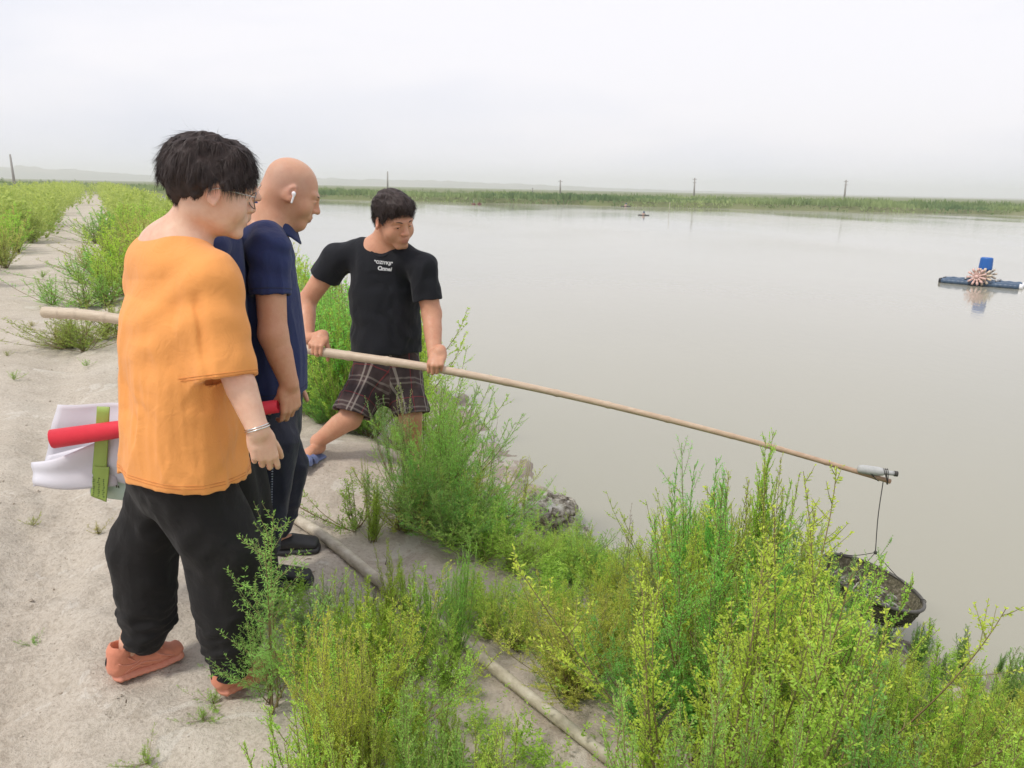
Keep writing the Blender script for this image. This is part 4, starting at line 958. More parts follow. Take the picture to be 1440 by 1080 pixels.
# the pole's course (used by the hands that hold it) and the red tube
POLE_PX = [(62, 439, 3.86), (160, 447, 3.80), (440, 492, 3.68), (620, 519, 3.585), (820, 561, 3.50), (1050, 619, 3.39), (1252, 677, 3.30)]
POLE = spl([at(*q) for q in POLE_PX], 90)
def near_pole(px):
    i = min(range(90), key=lambda i: abs(proj(POLE[i])[0] - px)); return POLE[i]
POLE_R, POLE_L = near_pole(439), near_pole(617); POLE_D = nrm(POLE_L - POLE_R)
TUBE_A, TUBE_B = at(74, 617, 2.34), at(390, 571, 2.46); TUBE_D = nrm(TUBE_B - TUBE_A); TUBE_G = TUBE_A + (TUBE_B - TUBE_A) * .5
import time as _t
_t0 = _t.time()
person_orange(); print('T orange', _t.time() - _t0)
person_bald(); print('T bald', _t.time() - _t0)
person_black(); print('T black', _t.time() - _t0)
person_hidden(); print('T hidden', _t.time() - _t0)

# ------------------------------------------------------------------ the bamboo pole with its hanging lift net
bam = Mat('bamboo', .5, spec=.4); co_ = bam.coord(); bt = bam.attr('along')
bn = bam.noise(22, bam.coord('Object', (1, 1, 4)), 5, .6); bn2 = bam.noise(160, co_, 3)
bc = bam.ramp(bt.outputs['Fac'], [(0, (.55, .47, .35)), (.45, (.58, .45, .34)), (.8, (.50, .35, .23)), (1, (.34, .17, .09))])
bc = bam.mix(bam.math('MULTIPLY', bn, .6), bc, bam.ramp(bn, [(.35, (.36, .25, .15)), (.55, (.62, .50, .36)), (.7, (.72, .62, .48))])); bam.color(bam.mix(.15, bc, bam.mix(bn2, (.3, .2, .12), (.8, .7, .55)))); bam.bump(bn2, .25, .001)
def bamboo(name, pts, r0, r1, nodes, mat, parent, seed=1, sides=14, flip=False, wig=.002, prof=None):
    pts = np.asarray(pts); n = 260; P = spl(pts[np.linspace(0, len(pts) - 1, 24).round().astype(int)] if len(pts) > 30 else pts, n)
    rg = np.random.default_rng(seed); u = np.linspace(0, 1, n); R_ = r0 + (r1 - r0) * u if prof is None else np.interp(u, *prof)
    un = np.cumsum(rg.uniform(.8, 1.2, nodes)); un = un / un[-1] * .985
    for q in un: R_ = R_ * (1 + .16 * np.exp(-((u - q) / .0022) ** 2) - .05 * np.exp(-((u - q - .004) / .002) ** 2))
    kink = np.zeros((n, 3))
    for q in un: kink += np.outer(np.maximum(0, u - q), rg.normal(0, wig * 4, 3))
    kink -= np.outer(u, kink[-1]); P = P + kink
    V, Fc = tube(P, R_, sides); along = np.repeat(u, sides)
    return mesh(name, V, Fc, mat, parent, attrs={'along': ('FLOAT', along if not flip else 1 - along)}), P, R_
pole = empty('bamboo_pole', tuple(POLE[0]), label='long bamboo pole with a lift net hung from its tip', cat='fishing pole')
_, PP, PR = bamboo('shaft', POLE, .0295, .0125, 18, bam.m, pole, 3, wig=.0012, prof=([0, .2, .45, .65, .85, 1], [.029, .0255, .0205, .0158, .0128, .0112]))
tip = PP[-1]
grey = Mat('grey_foam', .8, (.45, .46, .45), .2); gn = grey.noise(60, grey.coord(), 4); grey.color(grey.mix(gn, (.33, .34, .33), (.58, .58, .56))); grey.bump(gn, .4, .002)
dark = Mat('dark_cord', .8, (.06, .055, .05)).m
fl0, fl1 = at(1206, 659, 3.31), at(1258, 666, 3.28); bd = nrm(fl1 - fl0)
mesh('bottle_float', *tube([fl0, fl0 + bd * .004, fl0 + bd * .02, fl0 + bd * .085, fl0 + bd * .108, fl0 + bd * .120, fl0 + bd * .123, fl1], [.010, .017, .0205, .0205, .017, .010, .011, .010], 18), grey.m, pole)
mesh('bottle_cap', *tube([fl1 - bd * .002, fl1 + bd * .013], [.0125, .0125], 14), dark, pole)
pr = []
for q in (.030, .036, .042, .10, .106):
    c = fl1 - bd * q; c2 = PP[-1 - int(q * 40)]; m_ = (c + c2) / 2; u_ = nrm(c - c2); v_ = nrm(np.cross(bd, u_)); hgt = np.linalg.norm(c - c2) / 2 + .020
    pr.append(tube([m_ + u_ * hgt * math.cos(t) + v_ * .0225 * math.sin(t) for t in np.linspace(0, 2 * PI, 21)], .0017, 5, False))
mesh('binding_cord', *join(pr), dark, pole)
tq = PP[-3]; knot = at(1231, 777, 3.30)
mesh('hanging_string', *tube(spl([tq + np.array([0, 0, -.005]), (tq + knot) / 2 + np.array([-.006, 0, 0]), knot], 12), .0021, 6), dark, pole)
# ring, three slings and the bag of netting, tilted towards the pond
net = empty('lift_net', tuple(knot), label='round lift net with shrimp hanging from the pole tip just above the water', cat='fishing net')
NC = at(1226, 818, 3.34); NRr = .245
tl = rot((0, 1, 0), 16) @ rot((1, 0, 0), 3)
def NP(a, r=1.0, z=0.0, ir=0): return NC + tl @ np.array([NRr * r * math.cos(a), NRr * r * math.sin(a) * .92, z])
netm = Mat('dark_netting', .75, spec=.3); nv = netm.noise(70, netm.coord(), 4, .6); netm.color(netm.ramp(nv, [(.35, (.06, .055, .035)), (.55, (.14, .125, .08)), (.7, (.30, .27, .2))])); netm.bump(nv, .6, .003)
rub = Mat('dark_hose', .45, spec=.5); rb = rub.noise(40, rub.coord(), 3); rub.color(rub.mix(rb, (.04, .038, .03), (.12, .11, .09)))
mesh('hoop', *tube([NP(a) for a in np.linspace(0, 2 * PI, 61)], .0085, 10, False), rub.m, net)
mesh('hoop', *tube([NP(a, .93, -.092) for a in np.linspace(0, 2 * PI, 61)], .0035, 8, False), rub.m, net)
pr = []
for a in (-.25, 1.85, 3.75): pr.append(tube(spl([knot, (knot + NP(a)) / 2 + np.array([0, 0, -.008]), NP(a)], 8), .0018, 5)); e_ = NP(a); pr.append(tube([e_ + tl @ (np.array([math.cos(t) * math.cos(a), math.cos(t) * math.sin(a), math.sin(t)]) * .012) for t in np.linspace(0, 2 * PI, 13)], .002, 5, False))
S = Sdf(.002); S.ell(knot, (.008, .007, .010)); V, Q = S.run(.006); mesh('knot', V, Q, dark, net)
for v, f_ in pr: mesh('sling', v, f_, dark, net)
# netting: real cords, fine mesh on the wall and the bottom
na, nr = 84, 12; Vn, En = [], []
def prof(q):  # q 0..1 from the rim down the wall, then in to the centre
    return (1.0 - .07 * min(1, q / .45), -.092 * min(1, q / .45)) if q < .45 else (.93 * (1 - (q - .45) / .55), -.092 - .05 * math.sin(PI / 2 * (q - .45) / .55))
rgn = np.random.default_rng(4)
grid = []
for j in range(23):
    rr_, zz = prof(j / 22); row = []
    for i in range(na):
        a = 2 * PI * (i + .5 * (j % 2)) / na; row.append(NP(a, max(rr_, .015) * (1 + rgn.normal(0, .006)), zz + rgn.normal(0, .0015) - .01 * max(0, math.sin(3 * a)) * (j > 8)))
    grid.append(row)
Gd = np.array(grid)
V = Gd.reshape(-1, 3); J = np.arange(23 * na).reshape(23, na)
Fb = [(J[j, i], J[j, (i + 1) % na], J[j + 1, (i + 1) % na], J[j + 1, i]) for j in range(22) for i in range(na)]
bag = mesh('net_bag', V, Fb, netm.m, net)
wf = bag.modifiers.new('cords', 'WIREFRAME'); wf.thickness = .0035; wf.use_replace = True; wf.use_even_offset = False
lin = mesh('net_lining', NP(0) * 0 + np.array([NP(2 * PI * i / 40, .985 * prof(j / 14)[0], prof(j / 14)[1] + .003) for j in range(15) for i in range(40)]),
     [(j * 40 + i, j * 40 + (i + 1) % 40, (j + 1) * 40 + (i + 1) % 40, (j + 1) * 40 + i) for j in range(14) for i in range(40)], netm.m, net)
# the catch: shrimps, a hundred and more small curled bodies
shm = Mat('shrimp_grey', .25, spec=.6); sn = shm.n('ObjectInfo'); shm.color(shm.ramp(sn.outputs['Random'], [(0, (.10, .09, .07)), (.5, (.22, .20, .17)), (1, (.42, .40, .36))]))
def shrimp_mesh():
    pr = []; a = np.linspace(-.3, 2.1, 9); c = np.array([[.026 * math.cos(t), 0, .020 * math.sin(t)] for t in a]); r_ = np.array([.0005, .004, .0062, .0068, .0062, .0052, .0042, .0028, .0008]); pr.append(tube(c, r_, 7))
    e = c[0]; h0 = c[1]
    for s_ in (-1, 1):
        pr.append(tube([h0, h0 + np.array([.01, s_ * .012, -.025]), h0 + np.array([-.005, s_ * .02, -.05])], .0005, 3))
        pr.append((np.array([c[-1], c[-1] + (-.010, s_ * .006, -.005), c[-1] + (-.013, s_ * .001, -.004)]), [(0, 1, 2)]))
        for q in (2, 3, 4, 5): pr.append(tube([c[q], c[q] * .6 + np.array([0, s_ * .004, 0])], .0007, 3))
    return mesh('shrimp', *join(pr), shm.m, link_it=False)
shme = shrimp_mesh(); rgs = np.random.default_rng(8)
for i in range(150):
    a, q = rgs.uniform(0, 2 * PI), math.sqrt(rgs.uniform(0, .75)); q *= .95
    P_ = NP(a, q * .93, -.115 + rgs.uniform(0, .035) + .02 * q)
    o = bpy.data.objects.new('shrimp', shme); link(o); o.location = P_; o.rotation_euler = tuple(rgs.uniform(-1.2, 1.2, 2)) + (rgs.uniform(0, 6.28),); o.scale = [rgs.uniform(.7, 1.15)] * 3
    tag(o, 'small grey shrimp lying in the bottom of the lift net', 'shrimp', 'shrimps caught in the lift net')

# ------------------------------------------------------------------ second pole on the ground
P0, P1 = atz(404, 722, .035), atz(862, 1082, .03); mid = [(P0 * (1 - q) + P1 * q) for q in (-.0, .2, .4, .6, .8, 1.0, 1.12)]
mid = [m + np.array([0, 0, max(0, ground_at(m) + .028 - m[2])]) for m in mid]
bam2 = Mat('weathered_bamboo', .7, spec=.25); bn = bam2.noise(14, bam2.coord('Object', (1, 1, 3)), 6, .65); b3 = bam2.noise(120, bam2.coord(), 4)
al_ = bam2.attr('along'); cc = bam2.ramp(al_.outputs['Fac'], [(0, (.55, .47, .37)), (.45, (.60, .54, .43)), (.5, (.42, .36, .25)), (1, (.50, .46, .36))])
cc = bam2.mix(.55, cc, bam2.ramp(bn, [(.36, (.20, .165, .11)), (.5, (.45, .40, .30)), (.66, (.66, .62, .52))])); bam2.color(bam2.mix(.2, cc, bam2.mix(b3, (.15, .12, .08), (.8, .75, .65)))); bam2.bump(b3, .4, .0015)
gp, GP_, _ = bamboo('weathered_pole', mid, .024, .0150, 11, bam2.m, None, 9, wig=.0016)
tag(gp, 'weathered bamboo pole lying on the ground among the shrubs', 'pole')

# ------------------------------------------------------------------ red tube, white papers
red = Mat('red_paper', .55, (.68, .035, .055), .3); rn = red.noise(30, red.coord(), 3); red.color(red.mix(rn, (.62, .025, .05), (.74, .05, .07))); 
tu = empty('rolled_tube', tuple(TUBE_A), label='rolled red banner held level behind the orange t-shirt', cat='rolled banner')
n_ = 60; u_ = nrm(np.cross(TUBE_D, (0, 0, 1))); v_ = np.cross(TUBE_D, u_); V, Fc = [], []
turns = 2.6; ns = 90; Lr = np.linalg.norm(TUBE_B - TUBE_A)
for e_ in range(2):
    for i in range(ns):
        t = turns * 2 * PI * i / (ns - 1); rr_ = (.0325 - .0045 * e_ * 2 - .0022 * (turns * (1 - i / (ns - 1)))) ; V.append(TUBE_A + TUBE_D * (Lr * e_ + .004 * math.sin(t * .5)) + (u_ * math.cos(t) + v_ * math.sin(t)) * rr_)
Fc = [(i, i + 1, ns + i + 1, ns + i) for i in range(ns - 1)]
sheet = mesh('rolled_sheet', V, Fc, red.m, tu); so = sheet.modifiers.new('thick', 'SOLIDIFY'); so.thickness = .0012
wp = Mat('white_paper', .6, (.70, .69, .74), .3).m; gp_ = Mat('green_band', .5, (.30, .42, .09), .4).m; pgm = Mat('pale_green_paper', .6, (.50, .62, .52), .3).m
pk = empty('paper_bundle', tuple(at(120, 640, 2.42)), label='bundle of white papers with a green band hanging below the red tube', cat='papers')
def sheetmesh(name, px, Y0, mat, bend=0.0, n=14, th=.002, par=None):
    """px: four corners (photo pixels) a b c d; the sheet is curled a little and has thickness"""
    c = [at(x, y, Y0 + dy) for x, y, dy in px]; V = []; rgp = np.random.default_rng(len(name) + int(px[0][0]))
    ph = rgp.uniform(0, 6, 3); wv_ = .15 if name == 'green_band' else 1.0
    for j in range(n + 1):
        for i in range(n + 1):
            s_, t_ = i / n, j / n; q = (c[0] * (1 - s_) + c[1] * s_) * (1 - t_) + (c[3] * (1 - s_) + c[2] * s_) * t_
            q = q + np.array([0, bend * math.sin(PI * s_) + wv_ * (.006 * math.sin(5 * s_ + ph[0] + 3 * t_) + .004 * math.sin(9 * t_ + ph[1])), wv_ * .004 * math.sin(6 * s_ + ph[2])]); V.append(q)
    Fs = [(j * (n + 1) + i, j * (n + 1) + i + 1, (j + 1) * (n + 1) + i + 1, (j + 1) * (n + 1) + i) for j in range(n) for i in range(n)]
    o = mesh(name, V, Fs, mat, par if par is not None else pk); m_ = o.modifiers.new('thick', 'SOLIDIFY'); m_.thickness = th; return o
sheetmesh('sheet', [(81, 568, 0), (196, 572, .02), (190, 640, 0), (62, 650, -.02)], 2.46, wp, .02)
sheetmesh('sheet', [(66, 640, .0), (172, 622, .02), (176, 682, 0), (48, 681, -.03)], 2.43, wp, .02)
sheetmesh('sheet', [(44, 652, -.03), (150, 618, .0), (168, 684, .0), (50, 682, -.04)], 2.41, wp, -.03)
sheetmesh('sheet', [(150, 600, .0), (240, 600, .0), (240, 706, 0), (138, 668, .0)], 2.40, wp, .01)
sheetmesh('folder', [(132, 664, 0), (236, 668, .0), (236, 716, 0), (127, 697, 0)], 2.415, pgm, .005)
band = sheetmesh('green_band', [(137, 571, 0), (155, 572, .0), (148, 700, 0), (128, 692, .0)], 2.385, gp_, -.002)
band2 = sheetmesh('green_band', [(133, 655, 0), (154, 657, .0), (150, 706, 0), (128, 697, .0)], 2.380, gp_, -.001)
ink = Mat('dark_ink', .6, (.03, .05, .02)).m; pr = []
rgk = np.random.default_rng(3)
for col in range(3):
    for i in range(9):
        x, y = 131.5 + col * 7 + rgk.uniform(-.5, .5), 671 + i * 3.1 + col * 1.5
        for k_ in range(3): pr.append(box(at(x + rgk.uniform(-1.3, 1.3), y + rgk.uniform(-.8, .8), 2.372), (rgk.uniform(.001, .0045), .0006, rgk.uniform(.001, .003))))
mesh('small_print', *join(pr), ink, band2)
mesh('small_print', *join([box(at(164 + i * 3, 684 + i * .7, 2.392), (.004, .0006, .009)) for i in range(2)]), ink, pk)

# ------------------------------------------------------------------ paddle wheel aerator
blue = Mat('blue_plastic', .35, (.015, .12, .42), .5).m; navy = Mat('dark_blue_float', .4, spec=.5); fn_ = navy.noise(9, navy.coord(), 4); navy.color(navy.mix(fn_, (.02, .045, .09), (.10, .16, .24)))
sand_ = Mat('sun_bleached_plastic', .6, (.74, .62, .48), .3).m; pink = Mat('faded_pink_plastic', .6, (.74, .50, .44), .3).m; steel = Mat('dull_steel', .4, (.4, .4, .4), Metallic=.8).m
def aerator(px, py, scale=1.0, label='', group=None, dull=False):
    c = atz(px, py, WZ); root = empty('aerator', (c[0], c[1], WZ), 0, label=label, cat='aerator', group=group)
    vd = nrm((c[0], c[1], 0)); A0 = np.array([vd[1], -vd[0], 0]); A = nrm(A0 * .985 - vd * .17); B = np.cross((0, 0, 1.), A); up = np.array([0, 0, 1.])
    def W(a, b, z): return np.array([c[0], c[1], WZ]) + (A * a + B * b + up * z) * scale
    fm, bm_ = (navy.m, blue) if not dull else (BLKRUB, navy.m)
    for s_ in (-.16, .26):
        S = Sdf(.018 * scale); S.chain([W(-.80, s_, .05), W(.80, s_, .05)], [(.13 * scale, .085 * scale)] * 2, .02, B)
        S.disp(lambda P: .007 * scale * np.sin(((P - W(0, 0, 0)) @ A) * 30 / scale)); V, Q = S.run(.05); f_ = mesh('float', V, Q, fm, root)
        for e in (-1, 1): mesh('float_cap', *tube([W(e * .86, s_, .05), W(e * .93, s_, .05)], [.08 * scale, .06 * scale], 12), WHITEP if e > 0 and not dull else BLKRUB, f_)
    for a in (-.32, .36): mesh('cross_beam', *box(W(a, .05, .15), np.array((.05, .55, .04)) * scale, np.stack([A, B, up], 1)), steel, root)
    mesh('shaft', *tube([W(0, -.42, .24), W(0, .40, .24)], .018 * scale, 8), steel, root)
    for a, b_, m_ in ((-.05, -.40, pink), (.06, -.30, sand_), (.05, .36, sand_)):
        w_ = mesh('paddle_wheel', *tube([W(a, b_ - .03, .24), W(a, b_ + .03, .24)], .05 * scale, 12), m_, root)
        for k_ in range(11):
            t = 2 * PI * k_ / 11 + a * 4; d = A * math.cos(t) + up * math.sin(t); n_ = -A * math.sin(t) + up * math.cos(t); o_ = W(a, b_, .24)
            R3 = np.stack([B, d, n_], 1); pr = [box(o_ + d * .10 * scale, np.array((.04, .15, .040)) * scale, R3), box(o_ + d * .175 * scale, np.array((.09, .08, .045)) * scale, R3)]
            mesh('blade', *join(pr), m_, w_)
    M_ = W(.03, .06, .55); S = Sdf(.014 * scale); S.chain([M_ - up * .12 * scale, M_ + up * .10 * scale], [(.155 * scale, .13 * scale), (.145 * scale, .12 * scale)], .02, A); S.plane(M_ + up * .15 * scale, up, .03); S.plane(M_ - up * .17 * scale, -up, .02)
    V, Q = S.run(.04); mesh('motor_cover', V, Q, bm_, root); mesh('motor', *tube([M_ - up * .42 * scale, M_ - up * .14 * scale], .08 * scale, 12), steel, root)
    return root
aerator(1379, 401, .98, 'paddle wheel aerator with dark blue floats and a bright blue motor cover', 'paddle wheel aerators on the pond')
aerator(905, 303, .52, 'low dark aerator far out on the pond before the reeds', 'paddle wheel aerators on the pond', True)
aerator(880, 290.5, .7, 'tiny dark aerator close under the far bank', 'paddle wheel aerators on the pond', True)
fm_ = Mat('faded_red_paint', .6, (.16, .04, .035)).m
for i, (px, lab) in enumerate(((666, 'small dark red float with a mast, first of two near the far reeds'), (674, 'small dark red float lying flat, second of two near the far reeds'))):
    c = atz(px, 287.5, WZ); t = empty('pond_float', (c[0], c[1], WZ), label=lab, cat='float', group='red floats by the far bank')
    c[2] = WZ + .06; mesh('hull', *tube([c + (-.28, 0, 0), c + (-.2, 0, -.02), c + (.2, 0, -.02), c + (.28, 0, .02)], [.03, .1, .1, .04], 10), fm_, t)
    if i == 0: mesh('mast', *tube([c + (0, 0, 0), c + (.03, 0, .5)], .03, 6), steel, t)
    else: mesh('crate', *box(c + (0, 0, .15), (.2, .2, .12)), fm_, t)
# thin stake in the pond
c = atz(940, 303, WZ); tag(mesh('stake', *tube([c + (0, 0, -.3), c + (.06, 0, 1.2)], .02, 6), bam2.m), 'thin bamboo stake standing alone in the far pond', 'stake')

# ------------------------------------------------------------------ crusted rocks at the water's edge
rk = Mat('crusted_rock', .95, spec=.15); geo_ = rk.n('NewGeometry'); ps_ = geo_.outputs['Position']; r1 = rk.noise(11, ps_, 6, .65); r2 = rk.noise(55, ps_, 5, .7); nzr = rk.n('SeparateXYZ'); rk.l(geo_.outputs['Normal'], nzr.inputs[0])
rc = rk.ramp(r1, [(.38, (.10, .085, .065)), (.46, (.25, .21, .16)), (.52, (.58, .54, .44)), (.6, (.80, .78, .71))]); rk.color(rk.mix(.45, rc, rk.ramp(r2, [(.38, (.10, .09, .07)), (.55, (.5, .46, .38)), (.7, (.78, .75, .7))]))); rk.bump(rk.math('ADD', r1, r2), .9, .012)
def rock(c, r, seed, label, h=.012, rough=.32):
    S = Sdf(h); rg_ = np.random.default_rng(seed); c = np.asarray(c, float)
    for _ in range(7): S.ell(c + rg_.normal(0, .38, 3) * r * np.array([1, 1, .5]), np.array(r) * rg_.uniform(.4, .8), None, .02)
    m_ = min(r); S.disp(lambda P: m_ * rough * fbm(P[:, 0] * 2.2 / m_, P[:, 1] * 2.2 / m_, P[:, 2] * 2.2 / m_, 4, seed=seed, g=.6) + m_ * .28 * np.abs(fbm(P[:, 0] * 1.1 / m_, P[:, 1] * 1.1 / m_, P[:, 2] * 1.1 / m_, 2, seed=seed + 3)))
    V, Q = S.run(.05); o = mesh('rock', V, Q, rk.m); tag(o, label, 'rock', 'crusted rocks at the pond edge'); return o
rock(atz(768, 722, -.50), (.22, .19, .11), 1, 'largest crusted rock jutting into the pond, dark on top')
rock(atz(724, 722, -.50), (.10, .10, .06), 2, 'pale crusted rock behind the bush beside the largest one', .01)
rock(atz(800, 742, -.57), (.10, .09, .06), 3, 'small dark rock at the water just past the largest one', .01)
rock(atz(808, 790, -.53), (.09, .08, .06), 4, 'white crusted stone at the water edge', .008)
rock(atz(838, 802, -.54), (.075, .09, .06), 5, 'white crusted stone beside the dry stalk', .008)
rock(atz(826, 782, -.57), (.05, .05, .04), 6, 'small dark stone between the two white ones', .006)
rock(atz(852, 826, -.53), (.06, .06, .05), 7, 'small pale stone behind the yellow plumes', .008)
rock(atz(700, 690, -.47), (.06, .06, .04), 8, 'small pale stone among the green bushes', .008)
# clods and crumbs lying on the silt
rgc = np.random.default_rng(17); nc = 5200; ss_ = rgc.uniform(-2.2, 3.2, nc); tt_ = .2 + 7.5 * rgc.random(nc) ** 1.4; cx, cy = xy(ss_, tt_); keep = (vnoise(cx * 1.6, cy * 1.6, seed=90) + rgc.normal(0, .35, nc)) > .12
cx, cy = cx[keep], cy[keep]; cz = ground(cx, cy); sz = .0018 + .008 * rgc.random(len(cx)) ** 4; ico = np.array([(0, 0, 1), (.89, 0, .3), (.28, .85, .3), (-.72, .53, .3), (-.72, -.53, .3), (.28, -.85, .3), (0, 0, -.6)])
icf = np.array([(0, i, i % 5 + 1) for i in range(1, 6)] + [(6, i % 5 + 1, i) for i in range(1, 6)]); jit = 1 + rgc.normal(0, .22, (len(cx), 7, 3))
V = (ico[None] * jit * np.array([1, 1, .7]) * sz[:, None, None] + np.stack([cx, cy, cz], 1)[:, None]).reshape(-1, 3); Fq = (np.arange(len(cx)) * 7)[:, None, None] + icf[None]
cl = Mat('silt_clod', .95, spec=.1); cn_ = cl.noise(40, cl.n('NewGeometry').outputs['Position'], 3); cl.color(cl.ramp(cn_, [(.35, (.26, .21, .16)), (.55, (.50, .44, .36)), (.7, (.66, .62, .55))]))
tag(mesh('gravel', V, Fq.reshape(-1, 3), cl.m, smooth=False), kind='stuff')
pr = []
for _ in range(150):
    x_, y_ = xy(rgc.uniform(-2.2, 2.2), .3 + 6.5 * rgc.random() ** 1.3)
    if vnoise(x_ * 1.2, y_ * 1.2, 0, 93) < -.1: continue
    z_ = ground_at((x_, y_)); a_ = rgc.uniform(0, 6.3); l_ = rgc.uniform(.02, .09); d_ = np.array([math.cos(a_), math.sin(a_), 0]); q_ = np.array([x_, y_, z_ + .003]); pr.append(tube([q_, q_ + d_ * l_ * .5 + (0, 0, .004), q_ + d_ * l_ + np.array([-d_[1], d_[0], 0]) * l_ * .25], [.0016, .0012, .0005], 4))
tag(mesh('dry_litter', *join(pr), Mat('dry_twig', .9, (.15, .11, .075)).m), kind='stuff')

# ------------------------------------------------------------------ power poles on the plain
conc = Mat('weathered_concrete', .9, (.33, .31, .29), .2).m; wirem = Mat('dark_wire', .6, (.03, .03, .03)).m
def power_pole(px, ytop, ybase, lean, arms, label, Y=150, r=.15):
    b = at(px, ybase + 4, Y); b[2] = 0; t_ = at(px + lean, ytop, Y); o = empty('power_pole', tuple(b), label=label, cat='utility pole', group='power poles along the far plain')
    mesh('mast', *tube([b, t_], [r * 1.25, r * .75], 9), conc, o)
    d = nrm((1, .25, 0)); u_ = nrm(t_ - b)
    for k_ in range(arms):
        q = t_ - u_ * (.3 + .6 * k_); mesh('cross_arm', *box(q, (.95 - .2 * k_, .08, .08), np.stack([d, np.cross((0, 0, 1), d), (0, 0, 1)], 1)), conc, o)
        for s_ in (-.4, 0, .4): mesh('insulator', *tube([q + d * s_, q + d * s_ + (0, 0, .18)], [.04, .03], 6), WHITEP, o)
    return t_
power_pole(20, 217, 250, -6, 0, 'dark leaning power pole beside the hills at the left edge', 120, .17)
power_pole(545, 241, 262, 0, 0, 'plain power pole behind the man in black, without cross arm', 170, .17)
power_pole(788, 253, 268, 0, 1, 'power pole with a short cross arm over the middle of the reeds', 170, .17)
power_pole(749, 264, 269, 0, 1, 'smallest distant power pole, next to the middle one', 300, .2)
power_pole(976, 250, 274, 1, 2, 'power pole with two cross arms right of the middle one', 160, .16)
power_pole(1187, 253, 278, 3, 2, 'leaning power pole with two cross arms, rightmost on the plain', 150, .16)
# ------------------------------------------------------------------ vegetation
def leaf_mat(name, young, mature, trans=.35, dry=None):
    m = Mat(name, .6, spec=.25); a = m.attr('age'); oi = m.n('ObjectInfo')
    lo = m.mix(oi.outputs['Random'], tuple(c * .85 for c in mature), tuple(c * 1.15 for c in mature)); hi = m.mix(oi.outputs['Random'], young, tuple(c * f for c, f in zip(young, (.82, .95, .9))))
    c = m.mix(a.outputs['Fac'], lo, hi)
    tint = oi.outputs['Color']; c = m.mix(1.0, c, tint, 'MULTIPLY')
    m.color(c); tr = m.n('BsdfTranslucent'); m.l(c, tr.inputs['Color']); mx_ = m.n('MixShader', ins={0: trans}); m.l(m.b.outputs[0], mx_.inputs[1]); m.l(tr.outputs[0], mx_.inputs[2])
    m.l(mx_.outputs[0], m.N['Material Output'].inputs['Surface']); return m.m
LEAF = leaf_mat('feathery_leaves', (.78, .87, .165), (.35, .50, .10), .45)
sm_ = Mat('plant_stem', .75, spec=.2); sa = sm_.attr('age'); sn_ = sm_.noise(30, sm_.coord(), 3); sm_.color(sm_.mix(sa.outputs['Fac'], sm_.mix(sn_, (.16, .10, .06), (.28, .17, .10)), sm_.mix(sn_, (.26, .30, .10), (.36, .36, .14)))); STEM = sm_.m
drm = Mat('dry_twigs', .9, spec=.1); dn_ = drm.noise(25, drm.coord(), 3); drm.color(drm.mix(dn_, (.14, .10, .07), (.36, .29, .21))); DRY = drm.m
